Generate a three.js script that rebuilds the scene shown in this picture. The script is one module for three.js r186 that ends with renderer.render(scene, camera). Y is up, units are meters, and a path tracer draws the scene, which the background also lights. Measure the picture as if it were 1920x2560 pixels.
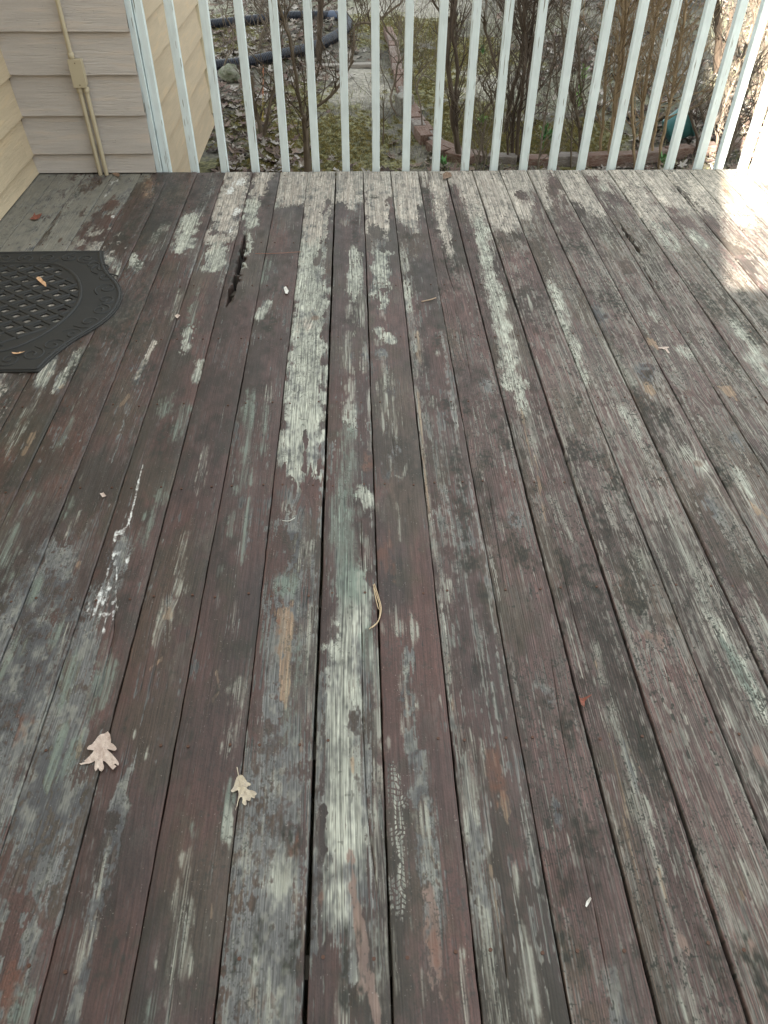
import * as THREE from 'three';
import { mergeGeometries } from 'three/addons/utils/BufferGeometryUtils.js';
import { RoundedBoxGeometry } from 'three/addons/geometries/RoundedBoxGeometry.js';
import { TessellateModifier } from 'three/addons/modifiers/TessellateModifier.js';

// ---------------------------------------------------------------- camera, sky, sun, exposure
const W = 1920, H = 2560, F = 1912.4;                       // photograph size and focal length in its pixels
const scene = new THREE.Scene();
const camera = new THREE.PerspectiveCamera(67.59, 0.75, 0.05, 400);
camera.rotation.order = 'YXZ';
camera.position.set(0.11095, 1.43269, 4.12499);
camera.rotation.set(-0.753275, -0.0374137, 0.0072078);
camera.updateMatrixWorld(true);

const SUN_AZ = 19.5 * Math.PI / 180, SUN_EL = 27 * Math.PI / 180;
const sunTravel = new THREE.Vector3(Math.sin(SUN_AZ) * Math.cos(SUN_EL), -Math.sin(SUN_EL), -Math.cos(SUN_AZ) * Math.cos(SUN_EL));
{ // clear pale winter sky
  const w = 256, h = 128, d = new Float32Array(w * h * 4);
  for (let y = 0; y < h; y++) for (let x = 0; x < w; x++) {
    const el = (y + 0.5) / h * Math.PI - Math.PI / 2, t = Math.max(0, Math.sin(el)), k = Math.pow(1 - t, 2.2), i = (y * w + x) * 4;
    d[i] = 0.57 + 0.32 * k; d[i + 1] = 0.63 + 0.27 * k; d[i + 2] = 0.66 + 0.19 * k; d[i + 3] = 1;
  }
  const t = new THREE.DataTexture(d, w, h, THREE.RGBAFormat, THREE.FloatType);
  t.mapping = THREE.EquirectangularReflectionMapping; t.magFilter = THREE.LinearFilter; t.needsUpdate = true;
  scene.background = t; scene.environment = t; scene.backgroundIntensity = 0.36; scene.environmentIntensity = 0.36;
}
const sun = new THREE.DirectionalLight(new THREE.Color(1, 0.93, 0.82), 5);
sun.position.copy(sunTravel).multiplyScalar(-30); sun.target.position.set(0, 0, 0);
sun.castShadow = true; sun.shadow.mapSize.set(2048, 2048); sun.shadow.radius = 1;
Object.assign(sun.shadow.camera, { left: -14, right: 14, top: 14, bottom: -14, near: 1, far: 80 });
scene.add(sun, sun.target);
const renderer = new THREE.WebGLRenderer({ antialias: true });
renderer.shadowMap.enabled = true;
renderer.toneMapping = THREE.LinearToneMapping;
renderer.toneMappingExposure = 7.2;

// ---------------------------------------------------------------- helpers
function mulberry(a) { return () => { a |= 0; a = a + 0x6D2B79F5 | 0; let t = Math.imul(a ^ a >>> 15, 1 | a); t = t + Math.imul(t ^ t >>> 7, 61 | t) ^ t; return ((t ^ t >>> 14) >>> 0) / 4294967296; }; }
const rnd = mulberry(77123);
const NT = new Float32Array(65536); { const r = mulberry(991); for (let i = 0; i < 65536; i++) NT[i] = r() * 2 - 1; }
function vn(x, y) {                                          // value noise, -1..1
  const xf = Math.floor(x), yf = Math.floor(y); let u = x - xf, v = y - yf;
  u = u * u * (3 - 2 * u); v = v * v * (3 - 2 * v);
  const x0 = xf & 255, x1 = (xf + 1) & 255, y0 = (yf & 255) << 8, y1 = ((yf + 1) & 255) << 8;
  const a = NT[x0 | y0], b = NT[x1 | y0], c = NT[x0 | y1], d = NT[x1 | y1];
  return a + (b - a) * u + (c - a) * v + (a - b - c + d) * u * v;
}
const fbm2 = (x, y) => (vn(x, y) + 0.5 * vn(x * 2.13 + 17.3, y * 2.07 + 5.1)) / 1.2;
const fbm3 = (x, y) => (vn(x, y) + 0.55 * vn(x * 2.13 + 17.3, y * 2.07 + 5.1) + 0.3 * vn(x * 4.3 + 3.3, y * 4.4 + 41.7)) / 1.4;
const clamp = (x, a = 0, b = 1) => x < a ? a : x > b ? b : x;
const sst = (a, b, x) => { const t = clamp((x - a) / (b - a)); return t * t * (3 - 2 * t); };
const lerp = (a, b, t) => a + (b - a) * t;
// photo pixel -> point on a plane of the place (axis 0/1/2 = x/y/z)
const camO = camera.position, camQ = camera.quaternion, _d = new THREE.Vector3();
function pix(u, v, axis, val) {
  _d.set((u - W / 2) / F, -(v - H / 2) / F, -1).applyQuaternion(camQ);
  const t = (val - camO.getComponent(axis)) / _d.getComponent(axis);
  return new THREE.Vector3(camO.x + _d.x * t, camO.y + _d.y * t, camO.z + _d.z * t);
}
const GY = -0.42;                                            // yard level, metres below the deck
const used = {};
function numbered(n) { const k = used[n] = (used[n] === undefined ? 0 : used[n] + 1); return k ? `${n}_${String(k).padStart(3, '0')}` : n; }
function shade(o) { o.traverse(c => { if (c.isMesh) { c.castShadow = true; c.receiveShadow = true; } }); return o; }
function thing(name, label, category, group, obj) {
  const o = obj || new THREE.Group(); o.name = numbered(name); o.userData.label = label; o.userData.category = category;
  if (group) o.userData.group = group;
  scene.add(o); return o;
}
function part(parent, name, geo, mat) { const m = new THREE.Mesh(geo, mat); m.name = name; m.castShadow = m.receiveShadow = true; parent.add(m); return m; }
const std = (p) => new THREE.MeshStandardMaterial(p);
const srgb = (r, g, b) => new THREE.Color().setRGB(r / 255, g / 255, b / 255, THREE.SRGBColorSpace);
function dataTex(w, h, fill, color = true) {
  const d = new Uint8Array(w * h * 4);
  for (let y = 0, i = 0; y < h; y++) for (let x = 0; x < w; x++, i += 4) { fill(x, y, d, i); d[i + 3] = 255; }
  return mkTex(d, w, h, color);
}
function mkTex(d, w, h, color) {
  const t = new THREE.DataTexture(d, w, h, THREE.RGBAFormat);
  if (color) t.colorSpace = THREE.SRGBColorSpace;
  t.magFilter = THREE.LinearFilter; t.minFilter = THREE.LinearMipmapLinearFilter; t.generateMipmaps = true;
  t.wrapS = t.wrapT = THREE.RepeatWrapping; t.needsUpdate = true; return t;
}
function tubeGeo(pts, radii, seg = 7) {                      // tapered tube through points, closed ends
  const n = pts.length, pos = [], idx = [], uv = [];
  let nrm = new THREE.Vector3(1, 0, 0.3);
  let len = 0;
  for (let i = 0; i < n; i++) {
    const t = new THREE.Vector3().subVectors(pts[Math.min(i + 1, n - 1)], pts[Math.max(i - 1, 0)]).normalize();
    if (i) len += pts[i].distanceTo(pts[i - 1]);
    nrm.addScaledVector(t, -nrm.dot(t)); if (nrm.lengthSq() < 1e-6) nrm.set(0, 0, 1).addScaledVector(t, -t.z); nrm.normalize();
    const b = new THREE.Vector3().crossVectors(t, nrm), r = Array.isArray(radii) ? radii[i] : radii;
    for (let s = 0; s <= seg; s++) {
      const a = s / seg * Math.PI * 2, c = Math.cos(a) * r, d = Math.sin(a) * r;
      pos.push(pts[i].x + nrm.x * c + b.x * d, pts[i].y + nrm.y * c + b.y * d, pts[i].z + nrm.z * c + b.z * d);
      uv.push(s / seg, len);
    }
  }
  const R = seg + 1;
  for (let i = 0; i < n - 1; i++) for (let s = 0; s < seg; s++) { const a = i * R + s, b = a + R; idx.push(a, a + 1, b, a + 1, b + 1, b); }
  for (const e of [0, n - 1]) {
    const c = pos.length / 3; pos.push(pts[e].x, pts[e].y, pts[e].z); uv.push(0.5, 0);
    for (let s = 0; s < seg; s++) e ? idx.push(e * R + s, e * R + s + 1, c) : idx.push(s + 1, s, c);
  }
  const g = new THREE.BufferGeometry();
  g.setAttribute('position', new THREE.Float32BufferAttribute(pos, 3)); g.setAttribute('uv', new THREE.Float32BufferAttribute(uv, 2)); g.setIndex(idx); g.computeVertexNormals();
  return g;
}
function boxAt(x0, x1, y0, y1, z0, z1, r = 0.003) {
  const g = r > 0 ? new RoundedBoxGeometry(x1 - x0, y1 - y0, z1 - z0, 2, r) : new THREE.BoxGeometry(x1 - x0, y1 - y0, z1 - z0);
  g.translate((x0 + x1) / 2, (y0 + y1) / 2, (z0 + z1) / 2); return g;
}

// ================================================================= DECK
const S = 0.1429, K0 = -11, K1 = 16, ZN = 3.95;              // board pitch, board range, last row that has its own texture
// paint and weather map of the boards. Each row: kind, radius, then points, in 2.592x enlargements of the photograph whose corner is given.
// kinds: p brown paint, w worn paint, bt/bs/bg/bd/bo bare or stripped boards (tan, silver, greenish, dirty grey, olive coat),
//        m mildew, x white droppings, o raw wood, k rust, r rosy undercoat, c crackled paint. Capitals are not confined to one board.
const MAP = [
 [0, 400, `BO 250 250 180 40 520; BO 150 640 180 380 500; BO 95 800 110 700 300; BO 60 930 110 880 160
  p 42 730 280 640 345; p 40 620 390 480 545; p 50 700 400 560 580; p 16 525 345; w 32 370 370 270 530; m 22 490 225; p 42 630 140 590 170; p 12 385 525
  p 75 900 190 860 300 800 430; o 42 975 130 950 225; k 20 990 150; m 55 930 300 880 420; p 80 1000 330 900 560; w 70 1120 480 1000 600; p 80 1150 130 1090 330; m 60 1130 150; p 60 1300 140 1260 260; w 60 1370 130 1300 330; w 60 1180 380 1120 560; w 70 1300 560 1260 700; M 120 1080 160 960 430; M 70 880 420; m 90 1330 150 1290 260; M 130 900 900 800 1120; M 90 500 1330; w 50 1230 640; m 40 1560 560 1500 760; w 60 1480 640 1440 820
  bs 55 1240 380 1200 560; bs 25 1060 450 980 520; bs 25 1000 500; bt 95 1525 120 1450 420; bs 55 1410 540 1390 690; x 26 1550 140; x 22 1500 200; x 24 1530 340; x 15 1500 450; x 22 730 150; x 18 700 210; x 10 735 368
  BT 330 300 800 100 1050; bs 45 720 650 760 740; bs 40 850 640 890 690; w 60 780 700; bs 28 1620 480 1600 600; bs 30 1580 680; w 60 1620 800
  m 80 900 900 850 1000; m 70 960 1010 900 1100; m 50 880 700; bg 30 1290 890 1255 1020; bs 34 1220 1120 1210 1180; bs 45 1310 1330 1270 1430; bs 28 1140 920 1120 980; bt 16 995 1185 890 1400; bs 16 920 1330 880 1420
  m 60 1150 1080; m 45 960 1340 900 1420; p 70 520 1180 430 1300; bs 45 330 1320 280 1420; bs 36 480 1290 390 1440; bs 18 520 1240; m 60 560 1260 470 1440; m 40 60 1430; p 40 1050 1080`],
 [640, 400, `bt 60 60 100 30 200; bs 50 -20 260 -40 420; p 26 112 150 70 300; bt 80 240 120 230 250; m 20 120 110; m 30 95 200 60 300; w 60 20 480;  w 40 240 330 210 400; bs 40 130 290; w 50 200 430; p 60 160 560; bg 45 60 680 40 760; p 60 180 720 150 860; bs 34 70 930 30 1010; m 35 110 840; m 60 100 1040; p 70 120 1120 60 1350
  bt 120 420 120 400 420; bs 110 380 480 340 760; bs 125 360 860 330 1100 310 1420; p 22 492 380 482 560 478 700; p 24 450 540 400 650; p 18 470 280 440 340; p 26 470 1040 460 1120; k 14 370 990; p 14 440 1280 430 1420; bt 50 320 1070
  bt 85 600 120 600 235; p 34 545 300 550 500 550 800 530 1000; m 22 648 400 652 520; bs 22 580 400; w 26 690 350 690 480; bs 46 640 600 640 780 645 880; p 22 690 560; bs 30 690 920 690 1050; bs 26 600 960; p 26 640 1090 560 1090; bs 28 600 1150 590 1330; bs 18 705 1180 705 1360; p 32 665 1270 655 1420; p 30 520 1200 500 1400
  bt 90 790 120 800 300 790 420; p 26 790 470 760 460; m 10 745 240 790 242; p 16 870 260 885 350 895 520; bd 55 800 540; bs 62 810 610 800 720 800 900; p 14 825 590; p 26 815 840; p 34 760 930; bs 18 825 1000; p 42 770 1060 840 1040; bs 42 800 1120 880 1160; p 34 930 700 960 1000 985 1300; p 26 735 780; bd 50 810 1250; bs 26 830 1320 860 1440; bs 18 790 1180
  bt 90 970 120 985 370; p 26 1075 340 1095 440; p 28 940 430 960 470; m 20 985 500; bs 22 950 590 962 700; bs 34 985 800 1000 960; p 75 1070 560 1090 760 1120 1000; bs 26 1005 1030; bs 28 1030 1140 1035 1400; o 14 1045 1130 1065 1330; p 60 1150 1080 1200 1420; bs 14 1040 620
  bt 46 1180 140 1210 400 1245 610; m 30 1265 640 1290 770; m 22 1100 200 1112 300; p 34 1285 340 1320 640; p 46 1130 420 1200 700 1280 950; p 40 1400 900 1450 1200; m 30 1180 1160; bs 14 1190 1250
  bt 62 1370 110 1410 320; bs 46 1425 300 1485 600 1545 850 1600 1110 1660 1420; p 34 1270 180 1360 500 1450 900 1530 1250; p 26 1560 700; bs 14 1555 950 1600 1280
  bt 85 1540 120 1600 410; p 40 1590 480 1640 620; m 14 1590 270; w 40 1560 560`],
 [1280, 400, `bt 80 -20 120 20 320; bt 40 20 400; w 60 60 420; p 40 70 230; p 70 120 520 180 800; bs 16 90 440 100 490
  bt 40 180 120 210 300; p 44 260 110 330 400; bs 10 308 200 325 350; p 60 380 440; bs 14 295 450
  bt 92 370 110 460 260; bt 30 540 290 590 340; p 30 420 300 450 360; w 60 520 420; w 30 620 420; M 70 380 560 450 580; m 40 470 600
  w 50 520 130 650 330; p 30 640 230 690 290; bs 24 590 170; bs 18 700 300; bt 92 720 120 860 340; bt 85 900 130 1040 290; bt 30 1000 270; w 18 880 190 960 300; p 40 1040 330 1150 420; bt 92 1100 130 1200 240 1260 320; bt 90 1290 130 1440 330; bt 80 1480 150 1600 350; w 22 1100 200 1200 300; o 26 1370 130 1440 280; k 20 1400 200; p 45 1270 370 1340 500; w 60 1460 480 1560 600
  bs 44 930 420 1040 560; bs 44 1180 480 1240 540; bs 24 620 520; bs 24 1030 580; m 70 600 880 700 960; bs 30 250 800 330 960; bs 46 300 960 380 1200 430 1400; m 26 360 1100; p 80 100 900 180 1180; bs 14 110 900 140 1010; bs 30 600 1200 760 1420; bd 60 560 1000; bs 40 1130 1250; bs 24 920 1000; p 40 760 700; m 60 1180 830 1300 940; m 70 1420 980 1560 1120; m 50 1460 860 1620 1020; bs 40 1440 1060 1600 1260; bs 50 1560 1300 1640 1400; m 40 1340 1180 1420 1280; bd 60 860 1380; o 26 920 1195; bs 18 1010 1240; w 60 1200 1100; p 40 1420 560 1540 700`],
 [0, 960, `bs 26 260 50 140 250 40 470; M 70 30 60 -40 250; m 50 40 280; bg 20 545 40 480 135; bg 22 470 245 395 385; o 20 210 330 160 440; o 20 390 30; bg 34 1105 90 1065 190; bg 46 1205 150 1150 290; m 46 1075 290 1030 380; bg 25 450 760 400 840; bg 36 160 780 30 1130; bg 26 120 1060 50 1250; bg 34 1045 750 985 880 925 1010
  bg 40 1610 150 1600 420 1590 600; bg 20 1615 740 1590 900 1560 1140; bg 12 1505 860 1490 960; bg 14 1430 1200; bs 20 1335 420 1300 600; bs 12 1275 700; x 5 926 520 900 620 880 720 845 860; x 5 850 860 825 920; x 5 830 860 845 960; x 20 785 965 760 975; x 14 745 1098 795 1088; x 14 750 1145; x 12 820 1148; x 6 757 1190 752 1290 748 1400; x 14 700 1230; x 34 690 1360 640 1395; bd 70 800 1030 760 1200 690 1350
  bs 22 1190 1040 1160 1180 1130 1330; bs 34 1180 1330 1120 1390; bs 10 1225 960 1190 1080; o 16 505 1175; BD 170 330 1200 160 1400; bg 60 210 1330; m 60 160 660; m 26 60 680; m 40 400 150; bs 20 500 860; bs 14 440 960; bs 14 540 620; o 14 830 80 780 140; m 50 720 130; p 100 620 420 520 800; p 80 920 400 820 640; w 40 1440 200; p 60 1230 900`],
 [640, 960, `bs 30 90 60; bg 26 60 160 50 400; p 50 120 500 90 700; p 50 70 900 50 1100; bs 14 30 260; bs 12 30 1250
  bs 135 330 0 310 300; bs 115 270 340 300 560; p 14 325 340 312 560; p 24 410 500 425 530; p 60 190 640 230 670; p 60 330 640 400 690; p 66 320 790 380 780; BDX 0 0 0; bd 130 230 950 200 1200; bs 30 200 800; bs 40 310 1050; bs 34 230 840; bg 60 200 1290; p 30 160 1000 130 1060; p 40 180 1120; p 30 370 880; bs 12 440 560 428 700; p 24 90 1330; bs 10 425 760 415 1380
  p 50 500 60 505 330; bs 34 620 0 612 90; bs 52 610 190 600 310; bg 56 600 330 620 620; bs 16 726 60 742 420; p 36 690 60 690 320; k 38 715 530; p 30 500 620 490 780; bg 85 560 700 560 960; bs 52 700 720 740 760; bg 80 540 960 600 1300; bs 36 720 1050 725 1140; p 40 700 1160 750 1240; p 36 455 1130 470 1400; bs 56 600 1250 590 1400; p 18 665 800 680 1080; p 60 690 420; bs 40 700 1340; p 24 460 900
  bs 24 800 30; bs 26 832 110 818 250; bs 34 890 170 895 280; bd 40 880 60; bd 32 925 380 920 440; bd 22 970 465; bd 22 880 460; bs 9 868 500 875 590; bs 8 900 590 945 610 990 500; bs 12 917 805; bs 14 930 895 936 985; bs 10 856 1045; k 44 840 1050 830 1140; bs 12 780 780; p 60 1000 200 1020 500; p 90 950 1250
  bs 20 1040 20 1060 200 1080 480 1110 700 1135 900 1152 1060; bs 26 1160 1080 1195 1220 1205 1380; o 8 1052 60 1075 350 1130 960; bs 30 1240 1350; w 60 1200 300 1250 700 1300 1200; m 30 1235 120; m 30 1245 240; m 34 1290 470 1310 560; m 34 1330 640 1350 900 1375 1170; m 30 1390 1050; bs 14 1140 120
  m 44 1510 500; m 40 1600 370; m 34 1440 650; bd 50 1500 30; m 30 1360 140; bs 20 1585 935; m 30 1520 790; m 36 1480 1330`],
 [1280, 960, `bs 42 45 0 85 150; bs 24 100 200 130 360 152 470; o 10 152 470 185 720 215 880; o 8 60 160 130 520; m 24 235 290; bs 20 375 275; m 24 430 110; m 50 450 420 560 480; m 40 400 440; m 36 650 610 770 820; m 34 470 700 560 890; w 60 650 800 760 1000; bs 16 590 660 640 740
  bs 46 730 190 810 320; bs 26 770 190 810 230; bs 20 870 440 890 480; bs 30 620 300; bs 22 965 745; bs 40 1000 800 1080 890; bs 20 1030 850; bs 44 1090 1040 1180 1180 1290 1370; bs 14 880 960 1000 1200; m 60 940 180 960 240; m 30 820 60; o 40 890 50; bs 50 1130 480 1200 520; bd 60 1280 780 1350 880; p 90 1290 970 1420 1180; p 90 1500 1150 1640 1380; bs 24 1500 1140 1520 1210; bs 18 1540 1310; bs 20 1640 250; m 60 1340 520 1390 590; bs 40 1440 560 1540 700; o 40 1400 50; bs 24 1500 50; o 34 1600 830; bd 40 1440 360; m 60 80 1120; m 40 490 1210; m 34 560 1340; m 26 750 1270 790 1400; m 30 330 1150 340 1330; bs 34 840 1140; w 50 1050 620; m 30 620 340; m 26 690 690; bd 60 20 860; m 30 20 1020; bs 16 280 760 380 1000`],
 [0, 1500, `BD 260 150 250 80 900; BD 200 500 260 420 900; bg 46 470 430 410 660; bg 58 700 370 650 640; x 40 690 10 690 90; x 12 690 90 672 200; bg 40 100 340 20 430; bs 9 440 170 330 560 210 960 80 1360; bg 30 385 900 345 1110; bg 30 510 900 430 1100; o 14 525 860 505 990; BD 200 150 1250 480 1250; k 40 150 850; bg 30 350 230; w 60 640 760; p 30 600 900
  bs 40 1100 20 1050 130; bs 26 1060 130 1015 280; o 22 1090 80; o 14 1045 385 975 440; bd 40 870 1060 800 1200 720 1400; p 50 1020 700 960 1000; p 40 850 500; m 40 800 850; m 30 1210 940; bs 14 960 1000; bs 8 870 870
  bs 16 1525 20 1515 220; bs 46 1570 570 1555 640; bs 34 1520 850 1490 930; o 6 1400 470 1420 560; m 12 1408 580; o 6 1415 600 1380 640; p 90 1300 300 1240 800; bg 40 1480 1290 1450 1390; bd 60 1640 1200; p 60 1400 1000 1350 1350`],
 [640, 1500, `BDX 0 0 0; bd 140 200 60 180 420; bd 150 150 600 130 1350; bs 30 360 80 330 420; bg 46 270 330 265 820; bs 34 330 560 340 720; bg 26 40 260; p 30 20 430 10 700; k 20 290 945; bs 36 120 1180; bs 8 402 40 384 500 360 900 340 1380; o 64 190 150 190 300; k 20 135 200 128 320; o 34 185 420 190 560; bs 40 330 250; w 26 60 420
  p 16 430 0 425 400 420 800; bd 30 425 500 420 1300; p 24 455 100 445 760 430 1350; bs 130 600 40 590 420; bs 125 570 420 560 900; bg 46 720 300 740 500; bs 120 570 900 560 1370; bs 30 780 380 790 880; p 24 785 890 795 1020; bd 56 640 880 640 1000; p 26 790 40 788 220; bd 46 720 1050 700 1330; p 34 500 20; o 18 628 1040 625 1100; bs 30 790 1080 800 1380
  bs 30 905 90 925 190; bs 18 820 180; bs 20 1010 110 1032 230; bd 50 985 410 955 560; bs 20 990 400 950 540; bd 62 1000 670 1000 920; bs 30 1000 650 990 800; bd 85 1050 1010 1080 1380; p 60 850 400 880 900; p 60 1130 700 1180 1200; c 70 900 1130 900 1400; bs 12 1190 640 1215 720; bs 16 860 940
  bs 34 1195 20 1225 250 1250 500; bs 22 1260 560 1290 800; bs 24 1270 270; o 12 1250 430 1250 520; o 10 1272 640 1275 700; bs 50 1340 940 1380 1150 1370 1390; bs 14 1460 930 1475 1140; bs 12 1550 1030; k 50 1570 1110; o 30 1615 1320; w 60 1400 300 1450 700; m 30 1350 250; m 30 1500 160; m 30 1440 400; p 70 1500 750`],
 [1280, 1500, `bs 26 545 350 585 520; bs 42 640 740 700 880; bs 34 700 880 770 1110 800 1250; bs 40 800 1260 850 1400; bd 24 740 1000 790 1180; o 10 630 880 680 1100 740 1380; o 8 770 980 850 1130; bs 52 1250 50 1400 300 1480 480 1570 640; bg 34 1400 330 1520 540; bs 30 1600 80 1650 210; bd 46 150 555 225 600; m 46 810 60 860 160; m 40 370 200; m 46 400 860; m 40 830 870; m 26 400 680; bs 30 1400 740 1420 790; w 70 1200 200 1350 600; w 60 1400 900 1520 1200; bs 16 970 640 1060 860; bs 16 1120 880; m 34 750 500; p 70 100 300 150 900; o 20 540 420; r 30 880 220 960 260; r 40 1600 1000; m 50 1530 1060; bs 24 1530 1130 1590 1160; w 60 980 500; bs 20 420 400`],
 [0, 2020, `BD 230 330 120 200 500; BD 180 150 900 60 1200; w 110 150 450 60 900; p 60 100 700 50 1000; bg 60 160 1300 100 1390; k 50 60 1150; w 60 260 900
  p 50 600 40 520 500; bd 70 770 30 720 300 650 560; bd 62 640 600 560 900 470 1380; bs 34 690 330 640 480; bs 40 560 850 500 1000; p 60 920 100 780 800; m 70 730 950 700 1060; p 40 420 700 300 1300; p 50 680 1200 600 1390
  p 90 1120 200 1000 900; bs 34 1145 600 1150 800 1120 1100 1090 1390; bs 30 1210 330 1205 720 1190 1000; bg 20 1250 180; p 60 1370 100 1300 800; p 60 1300 1000 1280 1390; bs 20 1480 40 1475 160; bs 26 1010 900 1000 1000; o 8 1370 620 1370 700; bg 34 1000 1250 980 1390
  bd 160 1640 150 1600 800 1560 1300; bs 60 1600 330; bs 50 1640 1080; m 30 1515 1020`],
 [640, 2020, `bd 180 150 80 130 700 120 1300; bs 80 160 480; bs 70 80 1250; bs 40 260 560; bs 8 335 60 305 900; k 24 255 285; m 56 240 220; m 50 230 930; m 60 190 1110; p 20 290 1000 280 1200; m 60 20 860
  bs 130 560 60 550 620; p 24 435 20 430 260; bd 40 380 300 370 900; bs 60 790 100 820 500; r 34 615 350 630 480; r 46 620 520 640 640 690 860; r 44 700 960 710 1050; r 30 750 1150 780 1380; o 24 640 620 650 760; p 44 420 1100 390 1390; k 20 415 600; m 44 590 830 590 1000; bd 60 600 1100; bs 54 790 860 800 1050; bs 40 650 1120; m 20 560 1240 680 1230; bs 50 570 1330; m 30 820 1010; w 40 480 850
  c 80 930 20 930 560; bd 96 1090 60 1150 640; bs 50 1100 100 1150 560; p 46 1240 60 1300 600; p 70 1000 560 1000 760; p 90 980 960 1000 1330; r 74 1160 720 1150 900; k 40 1150 880; p 60 1230 900 1230 1390; bs 20 1080 1080 1095 1230; bs 34 1350 1080 1370 1350; p 60 1330 800; bs 20 900 900 910 1100; bs 16 1010 770
  bd 60 1420 140 1470 600; bs 50 1480 700 1560 1380; bs 22 1500 200 1590 900; o 12 1520 400 1580 800; p 60 1590 200 1640 700; bs 40 1400 40`],
 [1280, 2020, `bs 42 830 20 885 220; bs 30 920 350 990 580; bs 40 1030 700 1085 850; r 30 1090 840 1110 870; bs 54 1080 950 1140 1200 1190 1400; o 10 950 400 1010 620; bs 34 1250 350 1290 440; bs 40 1330 530 1420 720 1530 850; bs 34 1510 390 1540 440; bs 34 1570 500 1600 580; bd 80 660 1240 680 1400; bs 50 100 980 120 1300; bs 18 15 400 20 560; m 56 330 900; m 50 440 950; m 46 810 940; m 40 1290 930; bd 40 300 20; m 60 330 450; r 26 1560 900; bs 20 60 780 80 900; o 16 1490 580; m 50 480 200; w 60 800 700; p 90 400 600 500 1200; o 8 720 60 820 480; m 60 1560 1000 1640 1200`],
];
let strokeId = 0; const strokes = []; for (let k = K0; k <= K1; k++) strokes[k - K0] = [];
for (const [ox, oy, txt] of MAP) for (const row of txt.split(/[;\n]/)) {
  const t = row.trim().split(/\s+/); if (t.length < 4 || t[0] === 'BDX') continue;
  const kind = t[0], r = +t[1] / 2.592, pts = [];
  for (let i = 2; i + 1 < t.length; i += 2) { const q = pix(ox + t[i] / 2.592, oy + t[i + 1] / 2.592, 1, 0); pts.push(q.x, q.z); }
  const q0 = pix(ox + t[2] / 2.592, oy + t[3] / 2.592, 1, 0), qa = pix(ox + t[2] / 2.592 + r, oy + t[3] / 2.592, 1, 0);
  const R = qa.distanceTo(q0);
  if (pts.length === 2) pts.push(pts[0], pts[1]);
  let zmin = 1e9, zmax = -1e9, xmin = 1e9, xmax = -1e9;
  for (let i = 0; i < pts.length; i += 2) { xmin = Math.min(xmin, pts[i]); xmax = Math.max(xmax, pts[i]); zmin = Math.min(zmin, pts[i + 1]); zmax = Math.max(zmax, pts[i + 1]); }
  const wide = kind[0] !== kind[0].toLowerCase();
  const st = { id: strokeId++, kind: kind.toLowerCase(), R, pts, z0: zmin - R * 6.5, z1: zmax + R * 6.5 };
  const kc = Math.floor(((pts[0] + pts[2]) / 2) / S);
  for (let k = K0; k <= K1; k++) if (wide ? ((k + 1) * S > xmin - R && k * S < xmax + R) : (k === Math.floor(pts[0] / S) || k === kc || k === Math.floor(pts[pts.length - 2] / S) && Math.abs(k - Math.floor(pts[0] / S)) <= 0)) strokes[k - K0].push(st);
}
function segDist(st, x, z) {
  let m = 1e9; const p = st.pts;
  for (let i = 0; i + 3 < p.length; i += 2) {
    const ax = p[i], az = p[i + 1], bx = p[i + 2] - ax, bz = p[i + 3] - az, l = bx * bx + bz * bz;
    const t = l > 0 ? clamp(((x - ax) * bx + (z - az) * bz) / l) : 0, dx = x - ax - bx * t, dz = (z - az - bz * t) * (st.R < 0.02 ? 0.36 : 0.5);
    const d = dx * dx + dz * dz; if (d < m) m = d;
  }
  return Math.sqrt(m);
}
// cracks and rot: real grooves. [board, half width, depth, points in photo pixels]
const GROOVES = [
 [-3, 0.02, 0.09, [613, 584, 604, 640, 592, 690, 579, 735, 565, 768]],
 [9, 0.012, 0.09, [1549, 556, 1570, 590, 1590, 620, 1606, 642]], [9, 0.004, 0.04, [1574, 672, 1590, 695, 1601, 714]],
 [3, 0.0022, 0.008, [1105, 620, 1116, 668, 1130, 715, 1143, 741]], [3, 0.0016, 0.006, [1150, 800, 1165, 880, 1180, 960]],
 [0, 0.0016, 0.006, [902, 1500, 905, 1640, 906, 1790, 918, 2030, 935, 2170, 950, 2290]], [0, 0.0013, 0.005, [902, 1300, 905, 1400, 908, 1440]],
 [3, 0.0013, 0.005, [1210, 1160, 1240, 1330, 1262, 1480]], [3, 0.0013, 0.005, [1375, 1630, 1405, 1830, 1440, 2010]],
 [-4, 0.0014, 0.005, [290, 1450, 285, 1580, 250, 1720]], [-5, 0.0014, 0.005, [200, 1640, 175, 1780, 160, 1860]], [3, 0.0014, 0.005, [1450, 2100, 1490, 2290, 1530, 2500]],
 [4, 0.0014, 0.005, [1400, 1400, 1440, 1560, 1480, 1700]], [5, 0.0014, 0.005, [1660, 1655, 1680, 1740]], [6, 0.0013, 0.005, [1700, 1260, 1745, 1400, 1790, 1520]],
 [-7, 0.0013, 0.005, [290, 960, 270, 1020, 250, 1080]], [1, 0.0012, 0.004, [980, 1090, 988, 1150]], [-10, 0.001, 0.004, [130, 450, 60, 540]], [2, 0.0013, 0.005, [1250, 2300, 1270, 2480]],
 [4, 0.0013, 0.005, [1590, 2050, 1625, 2200, 1665, 2360]], [7, 0.0013, 0.005, [1480, 900, 1530, 1000, 1580, 1090]], [10, 0.0013, 0.005, [1640, 540, 1700, 640, 1760, 730]], [12, 0.0013, 0.005, [1700, 480, 1760, 560, 1800, 620]],
].map(([k, w, d, p]) => { const q = []; for (let i = 0; i < p.length; i += 2) { const v = pix(p[i], p[i + 1], 1, 0); q.push([v.z, v.x]); } q.sort((a, b) => a[0] - b[0]); return { k, w, d, q }; });
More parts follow.
